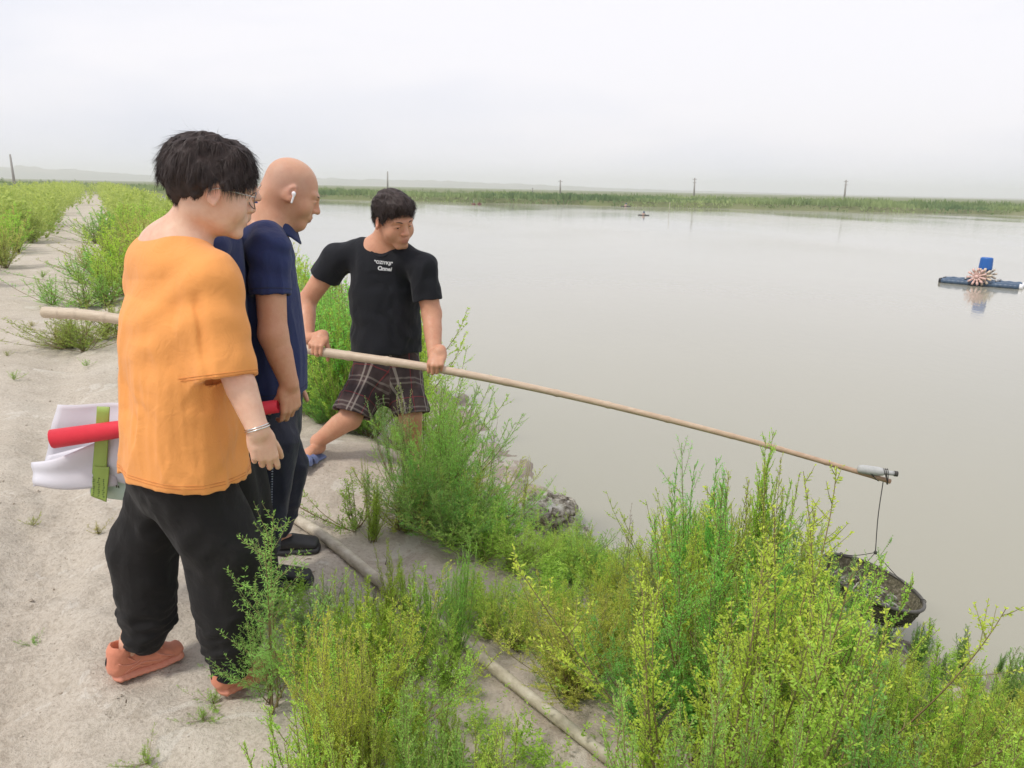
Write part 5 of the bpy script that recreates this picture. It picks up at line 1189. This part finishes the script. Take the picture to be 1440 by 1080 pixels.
def shrub_mesh(seed, stems=10, spread=.35, lean=.0, nb=26, bl=.17, ba=32, leaf=.011, lw=.0028, ld=190, sub=.35, low=.12, hvar=.35, needle=70, stem_r=.0042, tuft=1.0):
    """height 1.  returns (leaf verts, leaf quads, leaf age), (stem verts, quads, age)"""
    rg = np.random.default_rng(seed); LP, LD, LA, LS = [], [], [], []; SV, SF, SA = [], [], []; off = 0
    def stick(P, r0, r1, age, sides=3):
        nonlocal off
        n = len(P); T = np.gradient(P, axis=0); T /= np.linalg.norm(T, axis=1)[:, None] + 1e-9
        s_ = np.cross(T, [0.3, 0.5, .8]); s_ /= np.linalg.norm(s_, axis=1)[:, None] + 1e-9; o_ = np.cross(T, s_); r = np.linspace(r0, r1, n)
        for k in range(sides):
            a = 2 * PI * k / sides; SV.append(P + (s_ * math.cos(a) + o_ * math.sin(a)) * r[:, None])
        for i in range(n - 1):
            for k in range(sides): k2 = (k + 1) % sides; SF.append((off + k * n + i, off + k2 * n + i, off + k2 * n + i + 1, off + k * n + i + 1))
        SA.extend([age] * (n * sides)); off += n * sides
    def leaves(P, age0, age1, dens, u0=0.0):
        L_ = np.linalg.norm(np.diff(P, axis=0), axis=1).sum(); m = max(3, int(L_ * dens)); u = u0 + (1 - u0) * np.sort(rg.random(m)); x = u * (len(P) - 1); i = np.minimum(x.astype(int), len(P) - 2); f = (x - i)[:, None]
        q = P[i] * (1 - f) + P[i + 1] * f; d = P[i + 1] - P[i]; d /= np.linalg.norm(d, axis=1)[:, None] + 1e-9
        rnd = rg.normal(0, 1, (m, 3)); rnd -= d * (rnd * d).sum(1)[:, None]; rnd /= np.linalg.norm(rnd, axis=1)[:, None] + 1e-9
        an = np.radians(rg.normal(needle, 14, m))[:, None] * (1 - .45 * (u[:, None] ** 3))
        dd = d * np.cos(an) + rnd * np.sin(an); LP.append(q); LD.append(dd); LA.append(np.clip(age0 + (age1 - age0) * u + rg.normal(0, .12, m), 0, 1)); LS.append(rg.uniform(.7, 1.25, m) * (1 - .35 * u))
    for s in range(stems):
        az_ = rg.uniform(0, 2 * PI); tilt = min(abs(rg.normal(0, spread)) + .03, spread * 1.45); H_ = rg.uniform(1 - hvar, 1.0) * (1 if s else 1.0) / 1.0
        if s == 0: H_, tilt = 1.0, tilt * .3
        n = 13; u = np.linspace(0, 1, n); hor = np.array([math.cos(az_), math.sin(az_)]); wob = rg.normal(0, .018, 2); ph = rg.uniform(0, 6)
        out = math.tan(min(tilt, 1.1)) * (u - .35 * u ** 2) * H_
        P = np.stack([hor[0] * out + wob[0] * np.sin(u * 5 + ph) + lean * u * u, hor[1] * out + wob[1] * np.cos(u * 4 + ph), u * H_], 1); P[:, :2] += rg.normal(0, .012, 2)
        stick(P, stem_r, stem_r * .22, .15 + .25 * rg.random())
        for b in range(nb):
            ub = low + (1 - low) * (b + rg.random()) / nb; ub = min(ub, .985); x = ub * (n - 1); i = min(int(x), n - 2); f = x - i; base = P[i] * (1 - f) + P[i + 1] * f; T = P[i + 1] - P[i]; T /= np.linalg.norm(T)
            ra = rg.uniform(0, 2 * PI); rad = np.array([math.cos(ra), math.sin(ra), 0]); an = math.radians(rg.normal(ba, 8)); prof = (1 - ub) ** .7 * .85 + .16; L_ = bl * prof * rg.uniform(.6, 1.25)
            m = 6; v = np.linspace(0, 1, m)[:, None]; d = T * math.cos(an) + rad * math.sin(an); B = base + d * L_ * v + np.array([0, 0, 1.]) * (v ** 2) * L_ * .28
            stick(B, stem_r * .35, stem_r * .12, .55)
            g = np.clip(.15 + .75 * (ub * .6 + .25) + rg.normal(0, .1), 0, 1); leaves(B, g * .55, min(1, g + .25), ld, .08)
            for c in range(int(rg.poisson(sub * 6 * prof))):
                uc = rg.uniform(.2, .85); q = B[min(int(uc * 5), 4)]; ra2 = rg.uniform(0, 2 * PI); d2 = d * .75 + np.array([math.cos(ra2), math.sin(ra2), .35]) * .55; d2 /= np.linalg.norm(d2); L2 = L_ * rg.uniform(.25, .5); B2 = q + d2 * L2 * np.linspace(0, 1, 4)[:, None]; leaves(B2, g * .6, min(1, g + .3), ld)
        leaves(P[int(n * .55):], .4, 1.0, ld * tuft, 0)
    LP, LD, LA, LS = np.vstack(LP), np.vstack(LD), np.concatenate(LA), np.concatenate(LS); m = len(LP)
    w_ = np.cross(LD, rg.normal(0, 1, (m, 3))); w_ /= np.linalg.norm(w_, axis=1)[:, None] + 1e-9
    l_ = (leaf * LS)[:, None]; V = np.stack([LP, LP + LD * l_ * .5 + w_ * lw * .5, LP + LD * l_, LP + LD * l_ * .5 - w_ * lw * .5], 1).reshape(-1, 3)
    Fq = np.arange(m * 4).reshape(-1, 4)
    return (V, Fq, np.repeat(LA, 4)), (np.vstack(SV), np.array(SF), np.array(SA))
def proto(seed, mat=LEAF, stem=STEM, **k):
    (V, Fq, A), (SV_, SF_, SA_) = shrub_mesh(seed, **k)
    f = mesh('foliage', V, Fq, mat, link_it=False, smooth=False, attrs={'age': ('FLOAT', A)}); s = mesh('stems', SV_, SF_, stem, link_it=False, attrs={'age': ('FLOAT', SA_)})
    return f, s, len(Fq) * 2 + len(SF_) * 2
PLUME = [proto(100 + i, stems=11 + i, spread=.20, nb=34, bl=.15, ba=28, leaf=.0095, lw=.0036, ld=430, sub=.35, needle=50, low=.06) for i in range(3)]
BUSHY = [proto(200 + i, stems=20, spread=.55, nb=18, bl=.21, ba=42, leaf=.015, lw=.0046, ld=230, sub=.45, needle=60, low=.04) for i in range(3)]
OPEN = [proto(300 + i, stems=3 + i, spread=.33, nb=18, bl=.30, ba=44, leaf=.022, lw=.0028, ld=200, sub=.2, needle=72, low=.10, tuft=1.8, stem_r=.0050, hvar=.3) for i in range(2)]
THIN = [proto(400 + i, stems=7, spread=.16, nb=26, bl=.12, ba=28, leaf=.012, lw=.0042, ld=190, sub=.15, needle=55, low=.18) for i in range(2)]
DRYP = [proto(500 + i, mat=DRY, stem=DRY, stems=3, spread=.12, nb=20, bl=.09, ba=50, leaf=.010, lw=.003, ld=60, sub=.1, low=.1) for i in range(1)]
MID = [proto(600 + i, stems=15, spread=.40, nb=12, bl=.20, ba=36, leaf=.028, lw=.0085, ld=150, sub=.15, needle=50, low=.03, stem_r=.005) for i in range(4)]
MAT_ = [proto(650 + i, stems=16, spread=.85, nb=12, bl=.22, ba=50, leaf=.030, lw=.010, ld=90, sub=.15, needle=60, low=.02, stem_r=.007) for i in range(2)]
TUFT = [proto(700 + i, stems=12, spread=.95, nb=8, bl=.30, ba=50, leaf=.055, lw=.016, ld=70, sub=.1, low=.0, stem_r=.010) for i in range(2)]
print('plant tris', [p_[2] for p_ in PLUME + BUSHY + OPEN + THIN + DRYP + MID + TUFT], _t.time() - _t0)
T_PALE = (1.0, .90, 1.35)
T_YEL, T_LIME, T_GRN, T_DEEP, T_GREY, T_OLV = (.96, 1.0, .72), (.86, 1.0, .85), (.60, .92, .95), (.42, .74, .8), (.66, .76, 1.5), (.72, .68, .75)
def plant(x, y, h, protos, tint, label, group, name='shrub', rng=RNG, rz=None, wide=1.0, cat='shrub', sink=.01, tilt=.06):
    z = ground_at((x, y)) - sink; pr_ = protos[rng.integers(len(protos))]
    o = bpy.data.objects.new(name, None); o.location = (x, y, z); o.rotation_euler = (rng.normal(0, tilt), rng.normal(0, tilt), rng.uniform(0, 6.28) if rz is None else rz); o.scale = (h * wide, h * wide, h); o.empty_display_size = .1; link(o)
    tag(o, label, cat, group); j = 1 + rng.normal(0, .06)
    for me, nm in ((pr_[0], 'foliage'), (pr_[1], 'stems')):
        c = bpy.data.objects.new(nm, me); link(c, o); c.color = (tint[0] * j, tint[1] * (2 - j), tint[2], 1)
    return o
def h_for(px, py, x, y):
    """height that brings the top of a plant standing at x, y up to the photograph's row py"""
    return at(px, py, y)[2] - ground_at((x, y))

# --- the shrubs that can be told apart
def spot(px, Y, top, protos, tint, label, base_px=None, **k):
    p = at(px if base_px is None else base_px, 540, Y); o = plant(p[0], Y, h_for(px, top, p[0], Y), protos, tint, label, k.pop('group', None), **k); return o
o = spot(300, 1.93, 705, [OPEN[1]], (.62, .90, 1.1), 'open needle leaved shrub standing in front of the black trousers', base_px=352, rz=2.2, tilt=.0, wide=1.15); o.rotation_euler = (0, -.16, 2.2)
spot(380, 1.98, 822, [OPEN[0]], (.60, .92, .95), 'small open green shrub beside the black trousers and clog', base_px=372)
spot(262, 1.97, 790, [OPEN[0]], (.66, .88, 1.1), 'sparse needle leaved sprig between the two salmon sneakers', base_px=352, rz=.5)
spot(520, 3.02, 672, [PLUME[0]], T_YEL, 'small bright yellow green shrub alone on the bare silt', base_px=520, wide=1.5)
spot(640, 2.15, 748, [PLUME[1]], T_GRN, 'upright green shrub rising beside the ground pole at mid slope', wide=.8)
spot(990, 2.62, 606, [BUSHY[0], OPEN[0]], T_GRN, 'tall dark green shrub whose top touches the bamboo pole', wide=.75)
spot(1020, 2.5, 640, [PLUME[2]], T_GRN, 'tall green shrub beside the dark green one under the pole', wide=.9)
spot(1098, 2.45, 600, [PLUME[0]], T_YEL, 'tallest yellow plume reaching over the bamboo pole', wide=.85)
spot(1090, 2.35, 640, [THIN[0]], T_YEL, 'thin yellow plume close beside the tallest one', wide=1.0)
spot(1195, 2.42, 660, [THIN[1]], T_YEL, 'slanting yellow sprig crossing the pole just before its tip', base_px=1110, tilt=.0)
spot(895, 2.75, 705, DRYP, (1, 1, 1), 'tall dark dry stalk standing against the water', wide=.8)
spot(740, 4.5, 640, [THIN[0]], T_YEL, 'single thin yellow grass stem at the water edge', wide=.6)
spot(690, 3.9, 580, DRYP, (1, 1, 1), 'grey dry stems rising behind the green bush', wide=.7)
for px, Y, top, pr_, ti, lab in ((548, 2.42, 750, THIN, T_YEL, 'thin yellow sprigs over the ground pole'), (575, 2.30, 778, PLUME, T_YEL, 'yellow plume that hides the middle of the ground pole'), (602, 2.22, 796, PLUME, T_LIME, 'lime plume beside the one hiding the ground pole'),
                                 (492, 2.28, 822, THIN, T_YEL, 'thin yellow sprigs near the black clog'), (530, 2.16, 800, PLUME, T_YEL, 'yellow plume before the middle of the ground pole'), (628, 2.06, 835, BUSHY, T_LIME, 'small lime bush touching the ground pole')):
    spot(px, Y, top, pr_, ti, lab, wide=1.1)
# --- bushes round the man with the pole and along the bank
for px, Y, top, pr_, ti, lab in (
    (620, 3.62, 535, BUSHY, T_GRN, 'broad bright green bush below the hand on the pole'), (652, 3.55, 570, BUSHY, T_GRN, 'bright green bush next to the water below the pole'),
    (575, 3.45, 590, BUSHY, T_GRN, 'green bush hiding the lower leg of the man in black'), (610, 3.3, 620, BUSHY, T_GRN, 'dense green bush in front of the broad one'),
    (575, 3.3, 640, BUSHY, T_DEEP, 'low dark green bush left of the dense one'), (655, 3.25, 650, BUSHY, T_GRN, 'green bush leaning over the pond edge'),
    (690, 3.15, 680, BUSHY, T_GRN, 'round green bush above the eroded bank'), (640, 3.05, 668, BUSHY, T_DEEP, 'low dark green bush at the foot of the slope'),
    (712, 3.05, 705, BUSHY, (.85, 1., .9), 'yellowish bush beside the crusted rocks'), (752, 2.95, 742, THIN, T_OLV, 'thin olive shrub in front of the crusted rocks'),
    (548, 3.62, 548, THIN, T_GREY, 'pale grey green stalks before the plaid shorts'), (568, 3.5, 530, THIN, T_GREY, 'tall pale seed stalks crossing the plaid shorts'),
    (600, 3.12, 650, BUSHY, T_GRN, 'green bush at the middle of the bank slope'), (640, 2.98, 682, BUSHY, T_GRN, 'green bush hanging over the bare bank edge'), (680, 2.92, 706, BUSHY, T_LIME, 'lime bush hanging over the bare bank edge'),
    (722, 2.86, 728, BUSHY, T_LIME, 'last lime bush before the bare silt tongue'), (560, 3.14, 676, MAT_, T_OLV, 'low brownish bush with reddish twigs in the slope'), (665, 3.3, 652, BUSHY, T_LIME, 'upper lime bush against the pond'), (702, 3.18, 690, BUSHY, T_GRN, 'green bush just above the crusted rocks'),
    (492, 3.15, 665, TUFT, T_OLV, 'dry low bush by the blue slide'), (512, 3.25, 640, THIN, T_OLV, 'thin brownish shrub on the silt by the blue slide'),
    (745, 3.0, 745, BUSHY, (1.0, 1.0, .8), 'small yellow bush at the end of the eroded bank'), (630, 4.0, 560, BUSHY, T_LIME, 'lime green bush behind the pole beside the water'),
    (470, 4.5, 430, PLUME, T_LIME, 'tall lime shrub behind the gripping hand'), (450, 4.7, 400, PLUME, T_GRN, 'tall green shrub between the two men'), (480, 4.9, 410, BUSHY, T_LIME, 'wide lime bush behind the man in black'),
    (425, 4.9, 350, PLUME, T_LIME, 'highest lime plume next to the navy shirt'), (436, 4.75, 455, BUSHY, T_GRN, 'green bush behind the navy shirt hem'), (462, 4.7, 500, BUSHY, T_GRN, 'green bush under the butt of the pole'),
    (520, 4.6, 470, BUSHY, T_GRN, 'green bush under the bent elbow'), (505, 4.6, 520, BUSHY, T_GRN, 'green bush between shorts and navy shirt'), (448, 4.55, 545, BUSHY, T_DEEP, 'dark green bush above the blue slide'),
    (560, 4.6, 520, BUSHY, T_LIME, 'lime bush seen between the legs of the plaid shorts'), (600, 4.5, 500, BUSHY, T_LIME, 'lime bush behind the plaid shorts')):
    spot(px, Y, top, pr_, ti, lab, group='bushes around the man with the pole', name='bush', cat='bush', wide=(1.9 if top > 645 else (1.3 if px < 615 else 1.0)) if pr_ is BUSHY else (2.2 if pr_ is MAT_ else 1.1))

# --- the mass of shrubs in front: one after another down the bank, most alike
TW = {T_YEL: 'yellow', T_LIME: 'lime green', T_GRN: 'green', T_DEEP: 'dark green', T_GREY: 'grey green', T_OLV: 'olive', T_PALE: 'pale yellowish'}
KW = {'plume': 'plumy', 'bushy': 'bushy', 'thin': 'thin stemmed', 'open': 'open'}
def front_label(kind, ti, px, py):
    zone = next(z for lim_, z in ((450, 'below the black trousers'), (530, 'below the black clog'), (620, 'below the middle of the ground pole'), (760, 'beside the ground pole'), (900, 'between ground pole and tall plumes'), (1010, 'before the tall green shrub'), (1130, 'under the tallest plumes'),
                (1240, 'just below the lift net'), (1340, 'right of the lift net'), (9999, 'by the right edge of the photo')) if px < lim_)
    row = 'back row' if py < 960 else ('third row' if py < 1080 else ('second row' if py < 1250 else 'nearest row'))
    return f"{TW[ti]} {KW[kind]} shrub in the {row} {zone}"
TOPX = [300, 345, 375, 400, 440, 480, 520, 560, 600, 640, 700, 760, 800, 850, 900, 935, 960, 1000, 1040, 1075, 1110, 1135, 1160, 1190, 1225, 1260, 1290, 1340, 1400, 1470, 1600]
TOPY = [990, 880, 850, 812, 815, 800, 770, 765, 805, 830, 850, 822, 800, 795, 790, 700, 655, 640, 700, 690, 665, 755, 822, 856, 880, 892, 896, 897, 900, 920, 905]
def pole_y(px): return np.interp(px, [404, 862], [722, 1082])
rg = np.random.default_rng(21); placed = []; cnt = 0
for tries in range(6000):
    s = rg.uniform(.15, 3.6); t = rg.uniform(-.7, 3.2)
    x, y = xy(s, t)
    if y < .95 or y > 3.3: continue
    gz_ = ground_at((x, y)); px, py = proj((x, y, gz_))
    if (y < 1.36 and px < 430) or (y < 1.12 and px < 640): continue
    if px < 300 or px > 1620 or gz_ < WZ + .01: continue
    if px < 345 and py < 1010: continue
    if py > 1500: continue
    # keep the silt, the lying pole and the feet clear
    if py < 825 and px < 620 and not (560 < px): continue
    if py < 880 and 395 < px < 520: continue
    if 560 < px < 770 and py < 850: continue
    if px < 430 and py < 900: continue
    if px < 405 + max(0, (py - 960)) * .08: continue
    top = np.interp(px, TOPX, TOPY)
    dist = math.hypot(x, y)
    lim = top + rg.uniform(4, 100) + (22 if px < 500 else 0) + (rg.uniform(0, 160) if py > 1150 else 0)
    below = py > pole_y(px) if px < 862 else False
    hmax = 1.1
    if 545 < px < 900 and below: lim = max(lim, pole_y(px) + 85)
    if py - lim < 30: lim = py - rg.uniform(30, 90)
    h_ = h_for(px, lim, x, y)
    if h_ < .12: continue
    h_ = min(h_, rg.uniform(.55, 1.12))
    pos_ = np.array([x, y]); mind = .075 + .05 * h_
    if any(np.hypot(*(pos_ - q)) < mind for q in placed): continue
    d_pole = abs((x - P0[0]) * (P1[1] - P0[1]) - (y - P0[1]) * (P1[0] - P0[0])) / math.hypot(P1[0] - P0[0], P1[1] - P0[1])
    if d_pole < (.24 if below or py > 1080 else .09) and 600 < px < 960: continue
    if below and 560 < px < 860 and d_pole < .6: h_ = min(h_, .30)
    if 600 < px < 930 and h_ < .45 and not below: kind_force = 'bushy'
    else: kind_force = None
    placed.append(pos_); cnt += 1
    u_ = vnoise(x * 2.2, y * 2.2, 0, 77); yel = .5 + .9 * u_ + rg.normal(0, .22)
    if px < 600: kind = rg.choice(['plume', 'bushy', 'open'], p=[.68, .24, .08])
    elif px < 900: kind = rg.choice(['plume', 'bushy', 'thin', 'open'], p=[.35, .4, .20, .05])
    else: kind = rg.choice(['plume', 'bushy', 'thin'], p=[.68, .17, .15])
    kind = kind_force or kind
    if y < 1.5: kind = 'plume'
    ti = T_YEL if yel > .75 else (T_LIME if yel > .42 else (T_GRN if yel > .1 else T_DEEP))
    if rg.random() < .05: ti = T_GREY
    plant(x, y, h_, {'plume': PLUME, 'bushy': BUSHY, 'thin': THIN, 'open': OPEN}[kind], ti, front_label(kind, ti, px, py), 'shrubs in the thick growth along the lower bank', rng=rg, wide=rg.uniform(.9, 1.3) * (1.3 if h_ < .4 else 1), tilt=.06 if y > 1.6 else .03)
    if cnt >= 228: break
print('front shrubs', cnt)

# --- the bank and the dyke further on
def dyke(n, s0, s1, t0, t1, h0, h1, protos, tints, lab, grp, seed, cond=None, power=1.6, mind=.3, wide=(1., 1.4)):
    rg = np.random.default_rng(seed); out = []; k = 0
    for _ in range(n * 30):
        t = t0 + (t1 - t0) * rg.random() ** power; s = rg.uniform(s0, s1); x, y = xy(s, t)
        if cond is not None and not cond(s, t): continue
        if ground_at((x, y)) < WZ - .05: continue
        if any(abs(x - q[0]) < mind and math.hypot(x - q[0], y - q[1]) < mind for q in out): continue
        out.append((x, y)); px, py = proj((x, y, 0))
        ti_ = tints[rg.integers(len(tints))]; l_ = lab(px, t, ti_) if callable(lab) else lab
        plant(x, y, rg.uniform(h0, h1), protos, ti_, l_, grp, rng=rg, wide=rg.uniform(*wide), sink=.03)
        k += 1
        if k >= n: break
dyke(34, .75, 3.0, 4.6, 12, .6, 1.0, MID, [T_LIME, T_GRN, T_LIME, T_YEL], lambda px, t, ti: f"{TW[ti]} leafy shrub behind the {'navy shirt' if px < 440 else 'man with the pole'} {'near' if t < 7 else 'further along'} the pond", 'shrubs between the track and the pond', 31, lambda s, t: s > 1.0 - .03 * t and proj((*xy(s, t), 0))[0] < (600 if t > 5.5 else 500), wide=(1.2, 1.6))
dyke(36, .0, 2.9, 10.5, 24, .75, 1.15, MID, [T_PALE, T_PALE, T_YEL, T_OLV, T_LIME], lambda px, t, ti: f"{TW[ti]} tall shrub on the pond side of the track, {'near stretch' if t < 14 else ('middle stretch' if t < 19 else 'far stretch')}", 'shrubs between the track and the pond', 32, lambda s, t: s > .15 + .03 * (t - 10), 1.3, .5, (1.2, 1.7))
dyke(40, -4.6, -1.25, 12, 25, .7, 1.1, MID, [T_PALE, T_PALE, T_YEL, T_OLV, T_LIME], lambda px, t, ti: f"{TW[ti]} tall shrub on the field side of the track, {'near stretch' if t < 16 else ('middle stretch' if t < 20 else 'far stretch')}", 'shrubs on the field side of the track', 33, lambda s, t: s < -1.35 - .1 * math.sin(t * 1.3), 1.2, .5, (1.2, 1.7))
dyke(9, -3.2, -1.35, 9.6, 12.5, .5, .95, MID, [T_GRN, T_LIME], 'bright green shrub at the left edge beside the bare track', 'shrubs on the field side of the track', 34, lambda s, t: s < -1.45 - .35 * (12.5 - t), 1, .35, (1.2, 1.7))
# low olive bushes that creep onto the track
for px, py, h_, ti, lab in ((130, 385, .30, T_OLV, 'low brownish bush at the edge of the bare track'), (160, 372, .36, T_OLV, 'low olive bush touching the orange shoulder'), (120, 430, .28, T_GRN, 'low green bush above the butt of the pole'),
                            (150, 425, .38, T_LIME, 'low lime bush beside the orange sleeve'), (148, 478, .24, T_OLV, 'matted bush just below the butt of the pole'), (118, 492, .20, T_OLV, 'flat matted bush on the silt left of the pole butt'),
                            (150, 398, .34, T_GRN, 'low green bush behind the bamboo pole'), (95, 482, .14, T_OLV, 'flat dry bush in the middle of the silt'), (150, 340, .5, T_GRN, 'green bush where the track narrows'), (180, 350, .55, T_LIME, 'lime bush behind the neck of the orange shirt')):
    c = atz(px, py, 0); plant(c[0], c[1], h_ * 1.8, MAT_ if h_ < .3 else MID, ti, lab, 'low bushes beside the track', wide=1.9, name='bush', cat='bush')
    for q in range(2): plant(c[0] + RNG.normal(0, .28), c[1] + RNG.normal(0, .35), h_ * 1.4, MAT_, ti, lab, 'low bushes beside the track', wide=2.2, name='bush', cat='bush')
for px, py, h_, lab in ((205, 1066, .055, 'flat green weed in the bare silt near the bottom edge'), (138, 748, .05, 'flat dry weed below the papers'), (45, 730, .045, 'small flat weed left of the papers'), (45, 888, .035, 'tiny weed in the wheel track'),
                        (45, 460, .07, 'small dry weed on the upper track'), (20, 538, .07, 'small green weed at the left edge of the silt'), (122, 513, .06, 'small green weed under the bamboo pole'), (10, 500, .05, 'dry weed near the left edge'),
                        (345, 930, .10, 'low weed beside the second sneaker'), (300, 985, .06, 'flat weed in front of the second sneaker'), (285, 1010, .05, 'thin flat weed at the edge of the growth'), (60, 330 + 60, .12, 'low weed at the foot of the left shrubs')):
    c = atz(px, py, 0); plant(c[0], c[1], h_, TUFT, T_OLV if 'dry' in lab else (.7, .85, .9), lab, 'weeds in the bare silt', name='weed', cat='weed', wide=1.5, sink=.0)
# beyond about 35 m the two rows read as one mass
def scatter(name, pts, hs, protos, mat, label=None, cat=None, tintv=None, seed=1):
    """many small shrubs joined in one mesh"""
    rg = np.random.default_rng(seed); VV, FF, AA, o = [], [], [], 0
    for (x, y, z), h_ in zip(pts, hs):
        me = protos[rg.integers(len(protos))]; V, Fq, A = me; a = rg.uniform(0, 6.28); w_ = rg.uniform(1.1, 1.7)
        Rm = np.array([[math.cos(a), -math.sin(a), 0], [math.sin(a), math.cos(a), 0], [0, 0, 1]]); q = (V * np.array([w_, w_, 1]) * h_) @ Rm.T + (x, y, z)
        VV.append(q); FF.append(Fq + o); AA.append(A * rg.uniform(.6, 1)); o += len(V)
    return mesh(name, np.vstack(VV), np.vstack(FF), mat, smooth=False, attrs={'age': ('FLOAT', np.concatenate(AA))})
FARP = [shrub_mesh(800 + i, stems=5, spread=.4, nb=6, bl=.25, ba=38, leaf=.10, lw=.034, ld=28, sub=0, needle=45, low=.02)[0] for i in range(4)]
rg = np.random.default_rng(50); pts, hs = [], []
for _ in range(1000):
    t = 22 + 100 * rg.random() ** 1.5; s = rg.uniform(.45, 3.1) if rg.random() < .5 else rg.uniform(-4.8, -1.15)
    if _ % 7 == 0: s = rg.uniform(-6.5, 3.4)
    if -1.15 < s < .5 and t < 52: continue
    x, y = xy(s, t)
    if y > 112: continue
    pts.append((x, y, float(ground(np.array([x]), np.array([y]))[0]) - .05)); hs.append(rg.uniform(.8, 1.35))
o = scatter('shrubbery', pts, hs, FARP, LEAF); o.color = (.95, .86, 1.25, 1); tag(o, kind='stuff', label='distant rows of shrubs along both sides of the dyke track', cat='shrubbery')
# seedlings and low undergrowth between the shrubs
pts, hs = [], []
for _ in range(2400):
    s = rg.uniform(.1, 3.3); t = rg.uniform(-.5, 5); x, y = xy(s, t); gz_ = ground_at((x, y)); px, py = proj((x, y, gz_))
    if px < 400 or px > 1500 or py > 1250 or y < .9 or gz_ < WZ + .03 or (px < 640 and py < 850) or (px < 760 and py < 835): continue
    if px < 480 and py > 960 and px < 420 + (py - 960) * .1: continue
    dp_ = abs((x - P0[0]) * (P1[1] - P0[1]) - (y - P0[1]) * (P1[0] - P0[0])) / math.hypot(P1[0] - P0[0], P1[1] - P0[1])
    if dp_ < .07 or vnoise(x * 2.6, y * 2.6, 0, 88) < (-.25 if px > 620 else -.1): continue
    pts.append((x, y, gz_ - .005)); hs.append(rg.uniform(.06, .17) if dp_ > .16 else rg.uniform(.03, .07))
    if len(pts) > 430: break
o = scatter('undergrowth', pts, hs, [shrub_mesh(850 + i, stems=7, spread=.7, nb=6, bl=.30, ba=45, leaf=.085, lw=.024, ld=42, sub=0, low=0)[0] for i in range(4)], LEAF, seed=3); o.color = (.78, .92, .8, 1); tag(o, kind='stuff')
# --- the reed belt on the far bank
rg = np.random.default_rng(60); n = 34000
x = rg.uniform(-110, 110, n); yb = 116.5 - (x + 28.7) * .124 + 1.2 * vnoise(x * .12, 0 * x, seed=9); d = rg.uniform(0, 1, n) ** 1.5 * 26 - .5
y = yb + d; z = ground(x, y, False)
hh = (1.05 + .75 * sstep(-.3, .6, vnoise(x * .09, y * .12, seed=61)) + .5 * vnoise(x * .5, y * .4, seed=62)) * rg.uniform(.6, 1.1, n); hh *= .55 + .45 * sstep(0, 1.5, d)
hh *= .50 * (1 + .2 * sstep(20, 60, x)); wd = rg.uniform(.05, .16, n); a = rg.uniform(-.5, .5, n); lx = rg.normal(0, .16, n)
P_ = np.stack([x, y, z - .05], 1); s_ = np.stack([np.cos(a), np.sin(a), 0 * a], 1) * wd[:, None]; tp = P_ + np.stack([lx, rg.normal(0, .16, n), hh], 1); md = (P_ * .45 + tp * .55) + np.stack([-lx * .15, 0 * lx, 0 * lx], 1)
V = np.stack([P_ - s_ * .5, P_ + s_ * .5, md + s_, tp, md - s_], 1).reshape(-1, 3); b = (np.arange(n) * 5)[:, None]; Fq = np.vstack([b + np.array([[0, 1, 2, 4]]), b + np.array([[4, 2, 3, 3]])])[:0]
F4 = b + np.array([[0, 1, 2, 4]]); F3 = b + np.array([[4, 2, 3]])
reed = leaf_mat('reed_leaves', (.42, .50, .20), (.18, .29, .11), .4)  # reed colours lightened, some of the distance haze is mixed into them
me = bpy.data.meshes.new('reeds'); allf = np.concatenate([F4.ravel(), F3.ravel()]); tot = np.concatenate([np.full(n, 4), np.full(n, 3)]); st_ = np.concatenate([[0], np.cumsum(tot)[:-1]])
me.vertices.add(len(V)); me.vertices.foreach_set('co', V.astype(np.float32).ravel()); me.loops.add(len(allf)); me.loops.foreach_set('vertex_index', allf.astype(np.int32)); me.polygons.add(2 * n)
me.polygons.foreach_set('loop_start', st_.astype(np.int32)); me.polygons.foreach_set('loop_total', tot.astype(np.int32)); me.update(calc_edges=True)
at_ = me.attributes.new('age', 'FLOAT', 'POINT'); ag = np.clip(.45 + .5 * vnoise(x * .1, y * .3, seed=64) + .25 * vnoise(x * .7, y, seed=65), 0, 1); at_.data.foreach_set('value', np.repeat(ag, 5).astype(np.float32)); me.materials.append(reed)
o = bpy.data.objects.new('reeds', me); link(o); tag(o, kind='stuff')
# rounder bushes that stand out of the reeds, and scrub further back on the plain
pts, hs = [], []
for _ in range(260):
    x_ = rg.uniform(-105, 95); y_ = 116.5 - (x_ + 28.7) * .124 + rg.uniform(1.5, 12) + (rg.uniform(0, 60) if rg.random() < .4 else 0)
    pts.append((x_, y_, -.05)); hs.append(rg.uniform(.6, 1.25) * (1.25 if x_ < -60 else 1))
o = scatter('far_scrub', pts, hs, [(v * np.array([1.5, 1.5, 1]), f_, a_ * .6) for v, f_, a_ in FARP], reed, seed=9); tag(o, kind='stuff')
# empties were set down at the people's feet: keep the meshes where they are
bpy.context.view_layer.update()
def settle(root):
    M = root.matrix_world.inverted()
    for ch in root.children: ch.matrix_parent_inverse = M
for o in [o for o in C.objects if o.parent is None and o.type == 'EMPTY' and o.get('category') not in ('shrub', 'weed', 'bush')]: settle(o)
